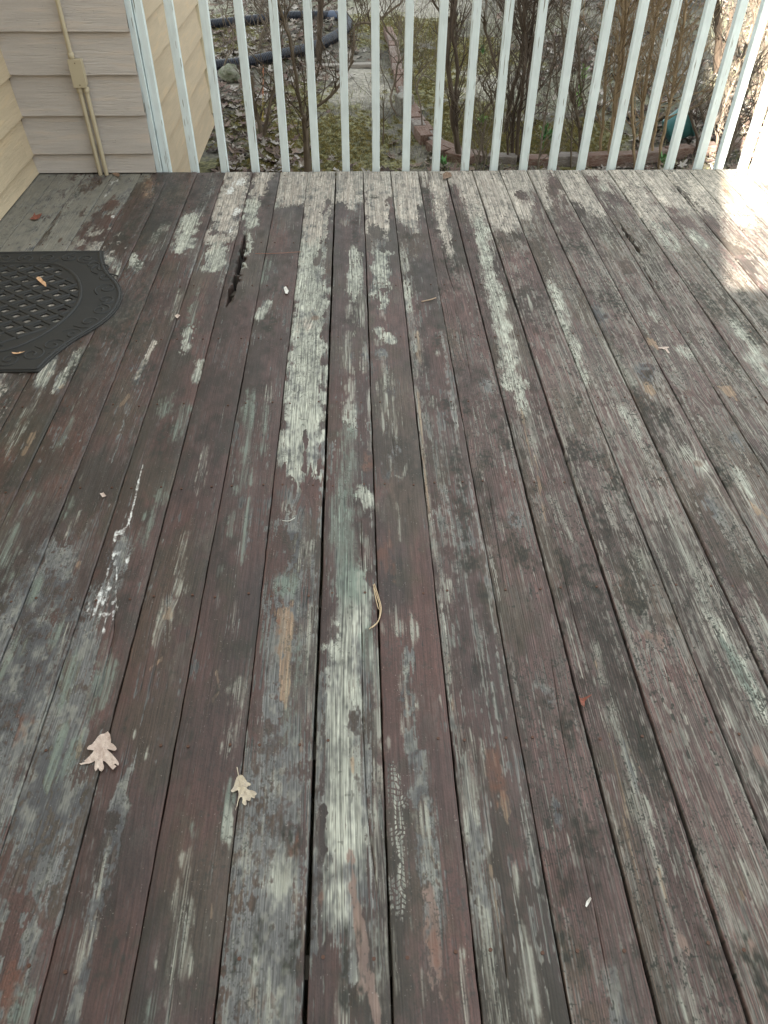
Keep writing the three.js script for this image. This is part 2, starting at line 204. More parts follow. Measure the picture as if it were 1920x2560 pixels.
function grooveX(g, z) { const q = g.q; if (z <= q[0][0]) return q[0][1]; for (let i = 1; i < q.length; i++) if (z <= q[i][0]) return lerp(q[i - 1][1], q[i][1], (z - q[i - 1][0]) / (q[i][0] - q[i - 1][0])); return q[q.length - 1][1]; }
function grooveT(g, z) { const a = g.q[0][0], b = g.q[g.q.length - 1][0]; if (z < a || z > b) return 0; const t = (z - a) / (b - a); return Math.pow(Math.sin(Math.PI * t), 0.5) * (0.8 + 0.3 * vn(z * 40, g.k)); }
const KNOTS = [[-1, 788, 795, 0.03], [0, 885, 823, 0.018], [-1, 765, 1230, 0.03], [1, 965, 1215, 0.02], [7, 1722, 982, 0.03], [6, 1745, 1160, 0.025], [8, 1475, 760, 0.022], [-4, 420, 1530, 0.02], [5, 1620, 1590, 0.02], [-8, 310, 700, 0.022], [-3, 545, 1720, 0.012]]
  .map(([k, u, v, r]) => { const q = pix(u, v, 1, 0); return { k: Math.floor(q.x / S), x: q.x, z: q.z, r }; });
// denser texels towards the near end
const DA = 250, DB = 800; const zc2v = z => { const t = z / ZN; return (DA * t + (DB - DA) * t * t / 2) / (DA + (DB - DA) / 2); };
const v2z = v => { const A = (DB - DA) / 2, B = DA, C = -v * (DA + A); return ZN * (-B + Math.sqrt(B * B - 4 * A * C)) / (2 * A); };
const BASE = { '-11': .6, '-10': .6, '-9': .6, '-8': .65, '-7': .7, '-6': .7, '-5': .72, '-4': .85, '-3': .85, '-2': .72, '-1': .6, 0: .5, 1: .85, 2: .35, 3: .5, 4: .42, 5: .2, 6: .12, 7: .05, 8: .12, 9: .02, 10: -.02, 11: 0, 12: 0, 13: 0, 14: 0, 15: 0, 16: 0 };
const C = { brown: [82, 61, 56], red: [90, 60, 52], dark: [55, 48, 45], wornb: [110, 91, 87], silver: [168, 168, 155], green: [124, 134, 123], tan: [174, 164, 152], grey: [108, 107, 106], olive: [126, 122, 112], raw: [160, 134, 108], rust: [122, 78, 60], rosy: [134, 112, 102], mildew: [50, 50, 44], white: [226, 226, 222], gdark: [78, 72, 66] };
const TW = 2048, PW = 128, PPA = 16;
const atlases = [];
function mix(c, d, t) { c[0] += (d[0] - c[0]) * t; c[1] += (d[1] - c[1]) * t; c[2] += (d[2] - c[2]) * t; }
for (let a = 0; a < 2; a++) {
  const col = new Uint8Array(TW * TW * 4), bmp = new Uint8Array(TW * TW * 4), rgh = new Uint8Array(TW * TW * 4);
  const c = [0, 0, 0], bare = [0, 0, 0];
  for (let j = 0; j < PPA; j++) {
    const k = K0 + a * PPA + j; if (k > K1) continue;
    const ST = strokes[k - K0], P0 = BASE[k], off = k * 37.7, right = sst(1, 4, k), left = sst(-4.2, -6.2, k);
    const kn = KNOTS.filter(q => q.k === k), ringF = 62 + 50 * Math.abs(vn(k * 3.3, 8)), tone = 1 + 0.07 * vn(k * 5.7, 3.1);
    for (let y = 0; y < TW; y++) {
      const z = v2z((y + 0.5) / TW), act = ST.filter(s => z > s.z0 && z < s.z1);
      const wob = vn(z * 1.3, off) * 0.012 + vn(z * 4.1, off + 9) * 0.003;
      for (let px = 0; px < PW; px++) {
        const u = (px + 0.5 - 4) / (PW - 8), x = (k + u) * S, i = (y * TW + j * PW + px) * 4;
        // figure of the wood: growth rings bent round the knots
        let gx = (u - 0.5) * S + wob, kdark = 0;
        for (const q of kn) { const dx = x - q.x, dz = z - q.z, e = Math.exp(-(dx * dx / (q.r * q.r) + dz * dz / (q.r * q.r * 5))); gx += Math.sign(dx || 1) * q.r * 0.55 * e; const rr = Math.sqrt(dx * dx + dz * dz * 0.8) / q.r; if (rr < 0.75) kdark = Math.max(kdark, sst(0.75, 0.3, rr)); }
        const ringv = vn(gx * ringF * 4.4 + off, z * 1.7), fine = vn(gx * 560 + off, z * 20), hair = vn(gx * 1000 + off, z * 34), rid = Math.sin(6.283 * (gx * 215 + 1.6 * vn(gx * 40 + off, z * 1.9))), fib = vn(gx * 420 + off, z * 9), streak = fbm2(gx * 150 + off, z * 4.6), blotch = fbm3(x * 34 + off, z * 20), big = fbm2(x * 11 + 3, z * 5 + off), spk = vn(x * 560 + off, z * 380);
        const spl = fbm2(x * 130 + off, z * 62), N = 0.42 * streak + 0.34 * fib + 0.22 * fine + 0.42 * blotch + 0.34 * spl + 0.14 * big;
        const Nr = 0.42 * fib + 0.5 * fine + 0.26 * hair + 0.2 * rid * (0.6 + streak) + 0.42 * streak + 0.3 * blotch + 0.3 * spl, Nd = 0.75 * blotch + 0.5 * spl + 0.3 * vn(x * 260, z * 200 + off) + 0.15 * fib;
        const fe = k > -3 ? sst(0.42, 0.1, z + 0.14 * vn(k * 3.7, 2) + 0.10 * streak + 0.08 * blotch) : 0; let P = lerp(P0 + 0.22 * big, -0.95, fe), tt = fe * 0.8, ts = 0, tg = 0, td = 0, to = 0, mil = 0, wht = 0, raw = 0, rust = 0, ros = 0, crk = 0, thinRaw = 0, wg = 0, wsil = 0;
        const wd = blotch * 0.42 + streak * 0.28 + spl * 0.3 + spk * 0.06;
        for (let s = 0; s < act.length; s++) {
          const st = act[s], d = segDist(st, x, z) / st.R; if (d > 2.4) continue;
          const q = 0.95 - d + (st.R < 0.02 ? 2.0 : 1.45) * wd + 0.4 * vn(z * 21 + st.id * 7.3, u * 3 + st.id), w = sst(-0.6, 0.75, q);
          if (w <= 0) continue;
          switch (st.kind) {
            case 'p': P = lerp(P, 1.0, w); break; case 'w': P = lerp(P, 0.12, w); break;
            case 'bt': P = lerp(P, -1.45, w); tt = Math.max(tt, w); break; case 'bs': if (st.R < 0.018) { P = lerp(P, 0.05, w * 0.8); ts = Math.max(ts, w * 0.5); wsil = Math.max(wsil, w); break; } P = lerp(P, st.R < 0.016 ? -0.38 : st.R > 0.032 ? -1.15 : -0.72, w); ts = Math.max(ts, st.R < 0.016 ? w * 0.6 : w); break;
            case 'bg': wg = Math.max(wg, w); P = lerp(P, st.R > 0.03 ? -0.3 : 0.25, w * 0.8); tg = Math.max(tg, w); break; case 'bd': P = lerp(P, -0.5, w); td = Math.max(td, w); break;
            case 'bo': P = lerp(P, -1.3, w); to = Math.max(to, w); break;
            case 'm': mil = Math.max(mil, w); break; case 'x': wht = Math.max(wht, sst(0.0, 0.6, 1.0 - d + wd * 2.2)); break;
            case 'o': if (st.R < 0.011) thinRaw = 1; raw = Math.max(raw, sst(0.0, 0.5, 1.0 - d + wd * 1.6)); break; case 'k': rust = Math.max(rust, w); break;
            case 'r': ros = Math.max(ros, sst(0.0, 0.4, 1.0 - d + wd * 1.3)); break; case 'c': crk = Math.max(crk, w); break;
          }
        }
        if (crk > 0) { // paint cracked into small cells
          const cx = Math.abs(((x * 105 + 0.6 * vn(z * 50, x * 60)) % 1 + 1) % 1 - 0.5), cz = Math.abs(((z * 96 + 0.8 * vn(x * 120, z * 40)) % 1 + 1) % 1 - 0.5);
          P = lerp(P, lerp(-0.55 + 1.1 * blotch, 0.9, sst(0.3, 0.42, Math.max(cx, cz) + 0.12 * spl)), crk); ts = Math.max(ts, crk * 0.7);
        }
        const ed = 0.16 + 0.34 * sst(-0.3, 0.5, vn(x * 24 + 90, z * 9 + off)); const cover = sst(-ed, ed, P + lerp(lerp(N, Nr, right), Nd, td * 0.8) * 1.3);
        // bare wood
        const s0 = 0.5 + 0.5 * ringv;
        mix2(bare, C.grey, C.silver, clamp(0.45 + 0.25 * big + 0.35 * blotch));
        if (right > 0) mix(bare, [150, 141, 130], right * 0.7);
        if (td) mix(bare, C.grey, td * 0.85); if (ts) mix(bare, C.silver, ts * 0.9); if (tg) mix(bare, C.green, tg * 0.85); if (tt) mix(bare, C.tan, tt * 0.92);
        const gl = 1 + (1 - td * 0.75) * (0.15 * ringv + 0.15 * fib + 0.18 * fine + 0.09 * rid) + 0.16 * hair + 0.12 * blotch + 0.08 * spl; bare[0] *= gl; bare[1] *= gl; bare[2] *= gl;
        if (td) { mix(bare, [76, 75, 76], td * 0.8 * sst(-0.25, 0.6, blotch * 0.9 + 0.7 * big + 0.25 * spl)); mix(bare, [158, 156, 142], td * 0.5 * sst(0.15, 0.7, -blotch + 0.5 * spl)); }
        if (tt) { mix(bare, [138, 126, 116], tt * 0.5 * sst(0.15, 0.7, streak + 0.4 * blotch)); }
        if (to) { const o = to * 0.94; const q = 1 + 0.06 * blotch + 0.03 * fine; mix(bare, [C.olive[0] * q, C.olive[1] * q, C.olive[2] * q], o); }
        if (kdark) mix(bare, [112, 88, 74], kdark * 0.6);
        mix(bare, C.gdark, 0.8 * sst(0.4, 0.8, fib * 0.45 + fine * 0.45 + 0.3 * hair) * (1 - 0.8 * to) * (1 - 0.6 * td));
        // paint
        mix2(c, C.brown, C.dark, clamp(0.25 + 0.5 * big + 0.35 * blotch + left * 0.18));
        mix(c, C.red, 0.5 * sst(0, 0.8, vn(x * 16 + 50, z * 3 + off)) * (1 - right)); if (right > 0) mix(c, C.wornb, right * (0.42 + 0.3 * streak));
        mix(c, [74, 70, 54], 0.42 * sst(0.0, 0.75, vn(x * 9 + 70, z * 4 + off) + 0.4 * blotch + 0.2 * spl)); const pl = tone * (1 + (0.09 + 0.14 * right) * fine + 0.1 * fib + 0.11 * hair + 0.07 * spk + 0.05 * ringv + right * 0.17 * rid * (0.7 + 0.6 * streak)); c[0] *= pl; c[1] *= pl; c[2] *= pl;
        if (left > 0) mix(c, [96, 100, 100], left * 0.32 * sst(-0.2, 0.7, streak + 0.4 * fine + 0.3 * spk));
        mix(c, C.gdark, (0.15 + 0.6 * right) * sst(0.3, 0.75, vn(gx * 520 + off + 40, z * 11)));
        // dried grey film and broad dark mildew on the paint
        const film = vn(x * 19 + 200, z * 7.5 + off) * 0.7 + 0.5 * blotch + 0.35 * spl; mix(c, [112, 108, 101], (0.34 + 0.1 * left) * sst(0.1, 0.8, film) * (0.7 + 0.5 * fine)); mix(c, [45, 42, 36], 0.45 * sst(0.15, 0.75, vn(x * 7.5 + 320, z * 3.1 + off) + 0.35 * blotch + 0.15 * spl));
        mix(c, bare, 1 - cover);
        if (cover > 0.05 && cover < 0.95 && !right) mix(c, [70, 60, 56], 0.25);
        if (wg) mix(c, C.green, wg * clamp(0.36 + 0.55 * streak + 0.35 * fib + 0.25 * fine + 0.2 * blotch, 0, 0.85));
        if (wsil) mix(c, C.silver, wsil * clamp(0.22 + 0.6 * streak + 0.5 * fib + 0.4 * fine, 0, 0.9));
        if (raw) { const q = 1 + 0.16 * ringv + 0.1 * fine + 0.1 * blotch; mix(c, [C.raw[0] * q, C.raw[1] * q, C.raw[2] * q], raw * (0.62 + 0.3 * fib - 0.2 * thinRaw)); }
        if (ros) { const q = 1 + 0.08 * ringv + 0.08 * blotch; mix(c, [C.rosy[0] * q, C.rosy[1] * q, C.rosy[2] * q], ros * 0.85); }
        if (rust) mix(c, C.rust, rust * (0.45 + 0.25 * blotch));
        if (mil) { const m = mil * clamp(0.45 + 0.75 * fbm2(x * 120 + off, z * 85) + 0.25 * fib); mix(c, C.mildew, clamp(m) * 0.85); }
        // scattered mould specks, lichen dots and grit
        const sp = vn(x * 230 + off * 2, z * 120) + 0.5 * vn(x * 40, z * 22 + off);
        const colony = fbm2(x * 9 + 31, z * 4.4 + off) + 0.25 * right + 0.12, dots = vn(x * 440 + off, z * 330) + 0.6 * vn(x * 120 + 7, z * 90 + off) + 0.25 * hair;
        if (colony > 0.1 && dots > 0.5) mix(c, C.mildew, sst(0.5, 0.85, dots) * sst(0.1, 0.55, colony) * (0.42 + 0.34 * right));
        if (sp > 0.86) mix(c, C.mildew, sst(0.86, 1.1, sp) * (0.35 + 0.45 * right));
        if (spk > 0.9 && blotch > 0.1) mix(c, [190, 186, 178], 0.5 * (1 - 0.5 * right));
        if (wht) mix(c, C.white, wht * clamp(0.75 + 0.6 * fbm2(x * 160, z * 160)));
        c[0] *= 0.97; c[1] *= 0.97; c[2] *= 0.97;
        col[i] = clamp(c[0], 8, 250); col[i + 1] = clamp(c[1], 8, 250); col[i + 2] = clamp(c[2], 8, 250); col[i + 3] = 255;
        // relief in units of 3 mm
        let h = 0.5 + (1 - cover) * (0.07 * ringv + 0.10 * fib + 0.07 * fine) + cover * (0.12 + 0.03 * fine + 0.045 * fib + 0.03 * spk) - right * 0.16 * sst(0.2, 0.8, fib * 0.6 + fine * 0.5) + right * (0.10 * rid + 0.08 * fine) + wht * 0.1 + left * 0.05 * blotch + td * 0.05 * spk;
        h = clamp(h) * 255; bmp[i] = bmp[i + 1] = bmp[i + 2] = h; bmp[i + 3] = 255;
        const ro = clamp(lerp(0.86, 0.58 + 0.2 * right + 0.1 * blotch - 0.1 * left, cover) - 0.18 * to + 0.1 * mil) * 255; rgh[i] = rgh[i + 1] = rgh[i + 2] = ro; rgh[i + 3] = 255;
      }
    }
  }
  const mk = (d, cc) => { const t = mkTex(d, TW, TW, cc); t.wrapT = THREE.MirroredRepeatWrapping; t.anisotropy = 8; return t; };
  atlases.push(std({ map: mk(col, true), bumpMap: mk(bmp, false), bumpScale: 0.0027, roughnessMap: mk(rgh, false), roughness: 1, metalness: 0 }));
}
function mix2(o, a, b, t) { o[0] = a[0] + (b[0] - a[0]) * t; o[1] = a[1] + (b[1] - a[1]) * t; o[2] = a[2] + (b[2] - a[2]) * t; }
console.log('deck maps');
const deck = thing('wooden_deck', 'weathered wooden deck of long boards with peeling brown paint', 'deck');
function plankGeo(k) {
  const gap = 0.0026 + 0.0016 * vn(k * 3.1, 1.5), xl0 = k * S + gap / 2 + (k === 0 ? 0.0035 : 0) + (k === 4 || k === 5 ? 0.001 : 0), xr0 = (k + 1) * S - gap / 2 - (k === -1 ? 0.0005 : 0) - (k >= 3 ? 0.0015 : 0);
  const gr = GROOVES.filter(g => g.k === k || false), lift = 0.0012 * vn(k * 7.7, 2.2), z0 = 0.006 * vn(k * 9.1, 4), cup = 0.0012 * vn(k * 4.9, 7);
  const rows = []; for (let z = z0; z < ZN; z += (gr.length ? 0.007 : 0.012)) rows.push(z); for (let z = ZN; z <= 6.0; z += 0.1) rows.push(z);
  const pos = [], uv = [], idx = []; let nc = 0;
  for (const z of rows) {
    const nl = 0.0007 * vn(z * 26, k * 3) + 0.0009 * vn(z * 5, k * 3 + 1) - 0.001 * Math.max(0, vn(z * 60, k * 5) - 0.5), nr = 0.0007 * vn(z * 26, k * 3 + 40) + 0.0009 * vn(z * 5, k * 3 + 41);
    const xl = xl0 + nl, xr = xr0 + nr, cols = [];
    const top = x => { const u = (x - xl) / (xr - xl); return lift + cup * (4 * (u - 0.5) * (u - 0.5)) + 0.0006 * vn(z * 3 + k, u * 2); };
    cols.push([xl, -0.028], [xl, -0.005], [xl + 0.0006, -0.0022 + lift], [xl + 0.002, -0.0006 + top(xl)]);
    for (let s = 1; s < 8; s++) { const x = lerp(xl, xr, s / 8); cols.push([x, top(x)]); }
    for (const g of gr) { const t = grooveT(g, z), x = clamp(grooveX(g, z), xl + 0.004 + g.w, xr - 0.004 - g.w), w = g.w * Math.max(t, 0.02), j = g.w > 0.006 ? 0.4 * g.w * vn(z * 52, 3 + g.k) + 0.12 * g.w * vn(z * 140, 9) : 0.0003 * vn(z * 130, 2);
      const j2 = g.w > 0.006 ? 0.4 * g.w * vn(z * 46, 30 + g.k) + 0.1 * g.w * vn(z * 120, 5) : 0;
      cols.push([x - w + j * t, top(x) - 0.0001], [x - w * 0.7 + j * t, top(x) - g.d * t], [x + w * 0.7 + j2 * t, top(x) - g.d * t * 0.9], [x + w + j2 * t, top(x) - 0.0001]); }
    cols.push([xr - 0.002, -0.0006 + top(xr)], [xr - 0.0006, -0.0022 + lift], [xr, -0.005], [xr, -0.028]);
    // keep interior columns in order across the board and lower the plain ones that fall inside a groove
    const first = cols.slice(0, 4), last = cols.slice(-4), mid = cols.slice(4, -4);
    for (const m of mid) for (const g of gr) { const t = grooveT(g, z); if (t > 0 && Math.abs(m[0] - grooveX(g, z)) < g.w * 0.6 * t) m[1] = Math.min(m[1], -g.d * t * 0.9); }
    mid.sort((p, q) => p[0] - q[0]);
    const all = [...first, ...mid, ...last]; nc = all.length;
    const j = (k - K0) % PPA;
    for (const [x, y] of all) { pos.push(x, y, z); uv.push((j * PW + 4 + ((x - k * S) / S) * (PW - 8)) / TW, zc2v(Math.max(0, z))); }
  }
  for (let r = 0; r < rows.length - 1; r++) for (let s = 0; s < nc - 1; s++) { const p = r * nc + s, q = p + nc; idx.push(p, q, p + 1, p + 1, q, q + 1); }
  const c = pos.length / 3; // far end
  pos.push((xl0 + xr0) / 2, -0.014, z0); uv.push(uv[2 * 6], uv[2 * 6 + 1]);
  for (let s = 0; s < nc - 1; s++) idx.push(s, s + 1, c); idx.push(nc - 1, 0, c);
  const g = new THREE.BufferGeometry(); g.setAttribute('position', new THREE.Float32BufferAttribute(pos, 3)); g.setAttribute('uv', new THREE.Float32BufferAttribute(uv, 2)); g.setIndex(idx); g.computeVertexNormals(); return g;
}
for (let k = K0; k <= K1; k++) part(deck, 'plank', plankGeo(k), atlases[Math.floor((k - K0) / PPA)]);
const joistMat = std({ color: srgb(88, 80, 70), roughness: 0.95 });
for (let n = 0; n < 15; n++) { const z = 0.05 + n * 0.4055; part(deck, 'joist', boxAt(-1.56, 2.44, -0.2, -0.031, z - 0.019, z + 0.019, 0), joistMat); }
part(deck, 'rim_board', boxAt(-0.86, 2.44, -0.22, -0.032, -0.0285, 0.012, 0.002), std({ color: srgb(112, 106, 98), roughness: 0.9 }));
part(deck, 'side_board', boxAt(2.44, 2.478, -0.22, -0.004, -0.0285, 6, 0.002), std({ color: srgb(112, 106, 98), roughness: 0.9 }));
{ // screw heads in pairs over every joist
  const g = [], r = mulberry(5); const one = new THREE.CylinderGeometry(0.0034, 0.0034, 0.0016, 8);
  for (let k = K0; k <= K1; k++) for (let n = 0; n < 10; n++) for (const u of [0.2, 0.8]) { const q = one.clone(); q.translate((k + u + 0.06 * (r() - 0.5)) * S, 0.0004 + 0.0008 * r(), 0.05 + n * 0.4055 + 0.016 * (r() - 0.5)); if (r() < 0.85) g.push(q); }
  const m = part(deck, 'screw_heads', mergeGeometries(g), std({ color: srgb(96, 70, 58), roughness: 0.55, metalness: 0.6 })); m.userData.kind = 'stuff';
}

// ================================================================= HOUSE
function sidingTex(seed, base, deep) {
  const w = 1024, h = 512;
  const f = (x, y) => { const X = x / 512, Y = y / 512 * 3; return [fbm3(X * 9 + seed, Y * 40), vn(X * 26 + seed, Y * 150), fbm2(X * 5, Y * 5 + seed), vn(X * 130, Y * 130 + seed)]; };
  const map = dataTex(w, h, (x, y, d, i) => { const [a, b, c, e] = f(x, y), l = 1 + 0.02 * a + 0.02 * b + 0.03 * c + 0.015 * e; let R = base[0] * l, G = base[1] * l, B = base[2] * l; const q = sst(0.25, 0.8, c); R += 3 * q; B -= 3 * q; const sp = vn(x / 6 + seed, y / 6) ; if (sp > 0.93) { R *= 0.88; G *= 0.88; B *= 0.88; } d[i] = clamp(R, 0, 255); d[i + 1] = clamp(G, 0, 255); d[i + 2] = clamp(B, 0, 255); });
  const bmp = dataTex(w, h, (x, y, d, i) => { const [a, b, c, e] = f(x, y); const ridge = Math.abs(vn(x / 512 * 5 + seed + 0.5 * c, y / 512 * 62 + 2.2 * c)); const v = 128 + 50 * deep * a + 34 * deep * b - 70 * deep * sst(0.16, 0, ridge) + 16 * e; d[i] = d[i + 1] = d[i + 2] = clamp(v, 0, 255); }, false);
  return std({ map, bumpMap: bmp, bumpScale: 0.003, roughness: 0.72 });
}
const sidingGreyLit = sidingTex(3, [188, 180, 173], 1), sidingWarm = sidingTex(41, [194, 177, 150], 0.8), sidingSmooth = sidingTex(77, [188, 170, 144], 0.1);  // same tan paint; bounce light tinted into the colours, first one also weathered
const house = thing('house', 'house with beige lap siding rising beside the deck', 'house');
const LAP = 0.178;
// one lap board: runs along +X of its own frame, outer face towards +Z, tapered, with a slightly uneven lower edge
function lapBoard(L, h, seed) {
  const n = Math.max(2, Math.round(L / 0.05)), pos = [], uv = [], idx = [];
  for (let i = 0; i <= n; i++) {
    const x = L * i / n, e = 0.0014 * vn(x * 9, seed) + 0.001 * vn(x * 40, seed + 3);
    const sec = [[0.0, -0.001], [e, 0.0005], [e + 0.0006, 0.0205 + e * 0.4], [e + 0.0022, 0.0216], [h * 0.5, 0.0100], [h + 0.01, 0.0012], [h + 0.01, -0.001]];
    let v = 0; sec.forEach(([y, z], s) => { pos.push(x, y, z); if (s) v += Math.hypot(y - sec[s - 1][0], z - sec[s - 1][1]); uv.push((x + seed * 0.37) / 2, (v + seed * 0.23) / 0.34); });
  }
  const m = 7; for (let i = 0; i < n; i++) for (let s = 0; s < m - 1; s++) { const a = i * m + s, b = a + m; idx.push(a, b, a + 1, a + 1, b, b + 1); }
  const g = new THREE.BufferGeometry(); g.setAttribute('position', new THREE.Float32BufferAttribute(pos, 3)); g.setAttribute('uv', new THREE.Float32BufferAttribute(uv, 2)); g.setIndex(idx); g.computeVertexNormals(); return g;
}
function lapWall(len, y0, y1, first, mat, place, seed) {
  let y = y0, i = 0, h = first; while (y < y1) { const g = lapBoard(len, h, seed + i * 1.7); g.translate(0, y, 0); place(g); part(house, 'siding_board', g, mat); y += h; h = LAP; i++; }
}
part(house, 'wall_core', boxAt(-1.70, -0.93, -0.215, 2.75, -1.62, -0.004, 0), std({ color: srgb(120, 110, 95), roughness: 0.9 }));
part(house, 'wall_core', boxAt(-0.93, -0.887, -0.215, 2.75, -1.62, -0.07, 0), std({ color: srgb(120, 110, 95), roughness: 0.9 }));
part(house, 'foundation', boxAt(-1.70, -1.0, -0.5, -0.216, -1.5, -0.03, 0), std({ color: srgb(104, 98, 90), roughness: 0.95 }));
part(house, 'wall_core', boxAt(-1.75, -1.541, -0.4, 2.75, -0.004, 6.0, 0), std({ color: srgb(120, 110, 95), roughness: 0.9 }));
lapWall(0.612, 0.006, 2.7, 0.091, sidingGreyLit, g => g.translate(-1.535, 0, -0.004), 2);            // faces the camera
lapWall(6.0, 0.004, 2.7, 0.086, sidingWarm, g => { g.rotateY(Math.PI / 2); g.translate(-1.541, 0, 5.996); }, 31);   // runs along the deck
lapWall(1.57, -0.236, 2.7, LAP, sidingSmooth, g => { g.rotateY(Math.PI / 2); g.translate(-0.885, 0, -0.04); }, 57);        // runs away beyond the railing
const trimWhite = paintTex(9), creamTrim = std({ color: srgb(214, 203, 176), roughness: 0.65 });
function paintTex(seed) { // white paint, checked and chipped down to grey wood here and there
  const w = 256, h = 1024;
  const chip = (x, y) => { const X = x / 256, Y = y / 1024; const low = sst(0.30, 0.0, Y); return sst(0.72 - 0.34 * low, 0.86 - 0.3 * low, fbm3(X * 22 + seed, Y * 9) * 0.7 + 0.6 * vn(X * 60 + seed, Y * 14 + seed)); };
  return std({
    map: dataTex(w, h, (x, y, d, i) => { const X = x / 256, Y = y / 1024, c = chip(x, y), l = 1 + 0.03 * fbm2(X * 7 + seed, Y * 22) + 0.02 * vn(X * 90, Y * 14); d[i] = lerp(222 * l, 132, c); d[i + 1] = lerp(233 * l, 128, c); d[i + 2] = lerp(234 * l, 118, c); }),
    bumpMap: dataTex(w, h, (x, y, d, i) => { const X = x / 256, Y = y / 1024; d[i] = d[i + 1] = d[i + 2] = clamp(150 - 90 * chip(x, y) + 22 * vn(X * 70 + seed, Y * 9) + 14 * fbm2(X * 20, Y * 30), 0, 255); }, false),
    bumpScale: 0.0012, roughness: 0.55 });
}
const uvFit = (g, len) => { const p = g.attributes.position, n = g.attributes.normal, uv = g.attributes.uv; g.computeBoundingBox(); const b = g.boundingBox; for (let i = 0; i < p.count; i++) { const ax = Math.abs(n.getX(i)) > 0.7 ? p.getZ(i) - b.min.z : p.getX(i) - b.min.x; uv.setXY(i, ax / 0.16 + (b.min.x * 3.7 % 1), (p.getY(i) - b.min.y) / len); } return g; };
part(house, 'corner_trim', uvFit(boxAt(-0.928, -0.8995, -0.05, 2.7, -0.0675, -0.012, 0.002), 1.1), trimWhite);
part(house, 'corner_trim', boxAt(-0.886, -0.862, -0.16, 2.7, -1.632, -1.575, 0.002), creamTrim);
part(house, 'corner_trim', boxAt(-0.93, -0.886, -0.13, 2.7, -1.65, -1.621, 0.002), creamTrim);
{ // nail heads in the siding
  const g = []; for (const [u, v] of [[317, 167], [339, 275], [346, 362], [126, 378], [155, 379], [306, 51]]) { const q = pix(u, v, 2, 0.008), c = new THREE.SphereGeometry(0.0035, 8, 6); c.scale(1, 1, 0.5); c.translate(q.x, q.y, 0.0075); g.push(c); }
  const m = part(house, 'nail_heads', mergeGeometries(g), std({ color: srgb(88, 82, 76), roughness: 0.7 })); m.userData.kind = 'stuff';
}
{ // unseen wings added behind the camera to shape the shade: tall left, low right
  const wm = std({ color: srgb(186, 168, 138), roughness: 0.8 }), rm = std({ color: srgb(84, 78, 74), roughness: 0.9 });
  part(house, 'added_shade_wall', boxAt(-9, -1.13, -0.42, 8.4, 6.02, 9, 0), wm);
  const s = new THREE.Shape([new THREE.Vector2(6.0, 8.4), new THREE.Vector2(7.5, 11.2), new THREE.Vector2(9.0, 8.4)]), g = new THREE.ExtrudeGeometry(s, { depth: 7.87, bevelEnabled: false }); g.rotateY(-Math.PI / 2); g.translate(-1.13, 0, 0); part(house, 'added_shade_roof', g, rm);
  part(house, 'added_shade_wall', boxAt(-1.12, 7, -0.42, 2.32, 6.3, 11, 0), wm);
  const lo = new THREE.BoxGeometry(8.2, 0.14, 5); lo.rotateX(-0.1); lo.translate(2.99, 2.68, 8.45); part(house, 'added_shade_roof', lo, rm);
}
// ---- conduit with junction box on the wall
{
  const cm = std({ color: srgb(186, 174, 148), roughness: 0.6, bumpMap: dataTex(64, 64, (x, y, d, i) => { d[i] = d[i + 1] = d[i + 2] = 128 + 60 * vn(x / 3, y / 3); }, false), bumpScale: 0.0006 });
  const c = thing('electrical_conduit', 'beige metal conduit with junction box fixed to the lap siding', 'conduit');
  const on = (u, v, z = 0.026) => pix(u, v, 2, z);
  const bt = on(170, 150, 0.05), bb = on(184, 219, 0.05), bxw = 0.056;
  const cx = (bt.x + bb.x) / 2 + 0.032;
  const boxTop = bt.y, boxBot = bb.y;
  part(c, 'junction_box', boxAt(cx - bxw / 2 - 0.002, cx + bxw / 2, boxBot + 0.004, boxTop, 0.012, 0.052, 0.004), cm);
  part(c, 'box_cover', boxAt(cx - bxw / 2 - 0.004, cx + bxw / 2 + 0.002, boxBot, boxTop + 0.003, 0.0525, 0.056, 0.0012), cm);
  const sc = new THREE.CylinderGeometry(0.003, 0.003, 0.003, 10); sc.rotateX(Math.PI / 2); const s1 = sc.clone(); s1.translate(cx, boxBot + 0.012, 0.0568); part(c, 'cover_screw', s1, std({ color: srgb(130, 116, 96), roughness: 0.5, metalness: 0.4 })); const s2 = sc.clone(); s2.translate(cx, boxTop - 0.012, 0.0568); part(c, 'cover_screw', s2, std({ color: srgb(130, 116, 96), roughness: 0.5, metalness: 0.4 }));
  const run = (x, y0, y1, lean) => tubeGeo([0, 0.33, 0.66, 1].map(t => new THREE.Vector3(x + lean * t, lerp(y0, y1, t), 0.031)), 0.0105, 14);
  part(c, 'pipe', run(cx - 0.017, boxTop, 2.6, -0.01), cm);
  part(c, 'pipe', run(cx - 0.013, 0.001, boxBot, -0.001), cm); part(c, 'pipe', run(cx + 0.019, 0.001, boxBot, -0.003), cm);
  for (const [x, y] of [[cx - 0.017, boxTop + 0.003], [cx - 0.014, boxBot - 0.026], [cx + 0.016, boxBot - 0.026]]) part(c, 'connector', tubeGeo([new THREE.Vector3(x, y, 0.031), new THREE.Vector3(x, y + 0.024, 0.031)], 0.0145, 14), cm);
  shade(c);
}

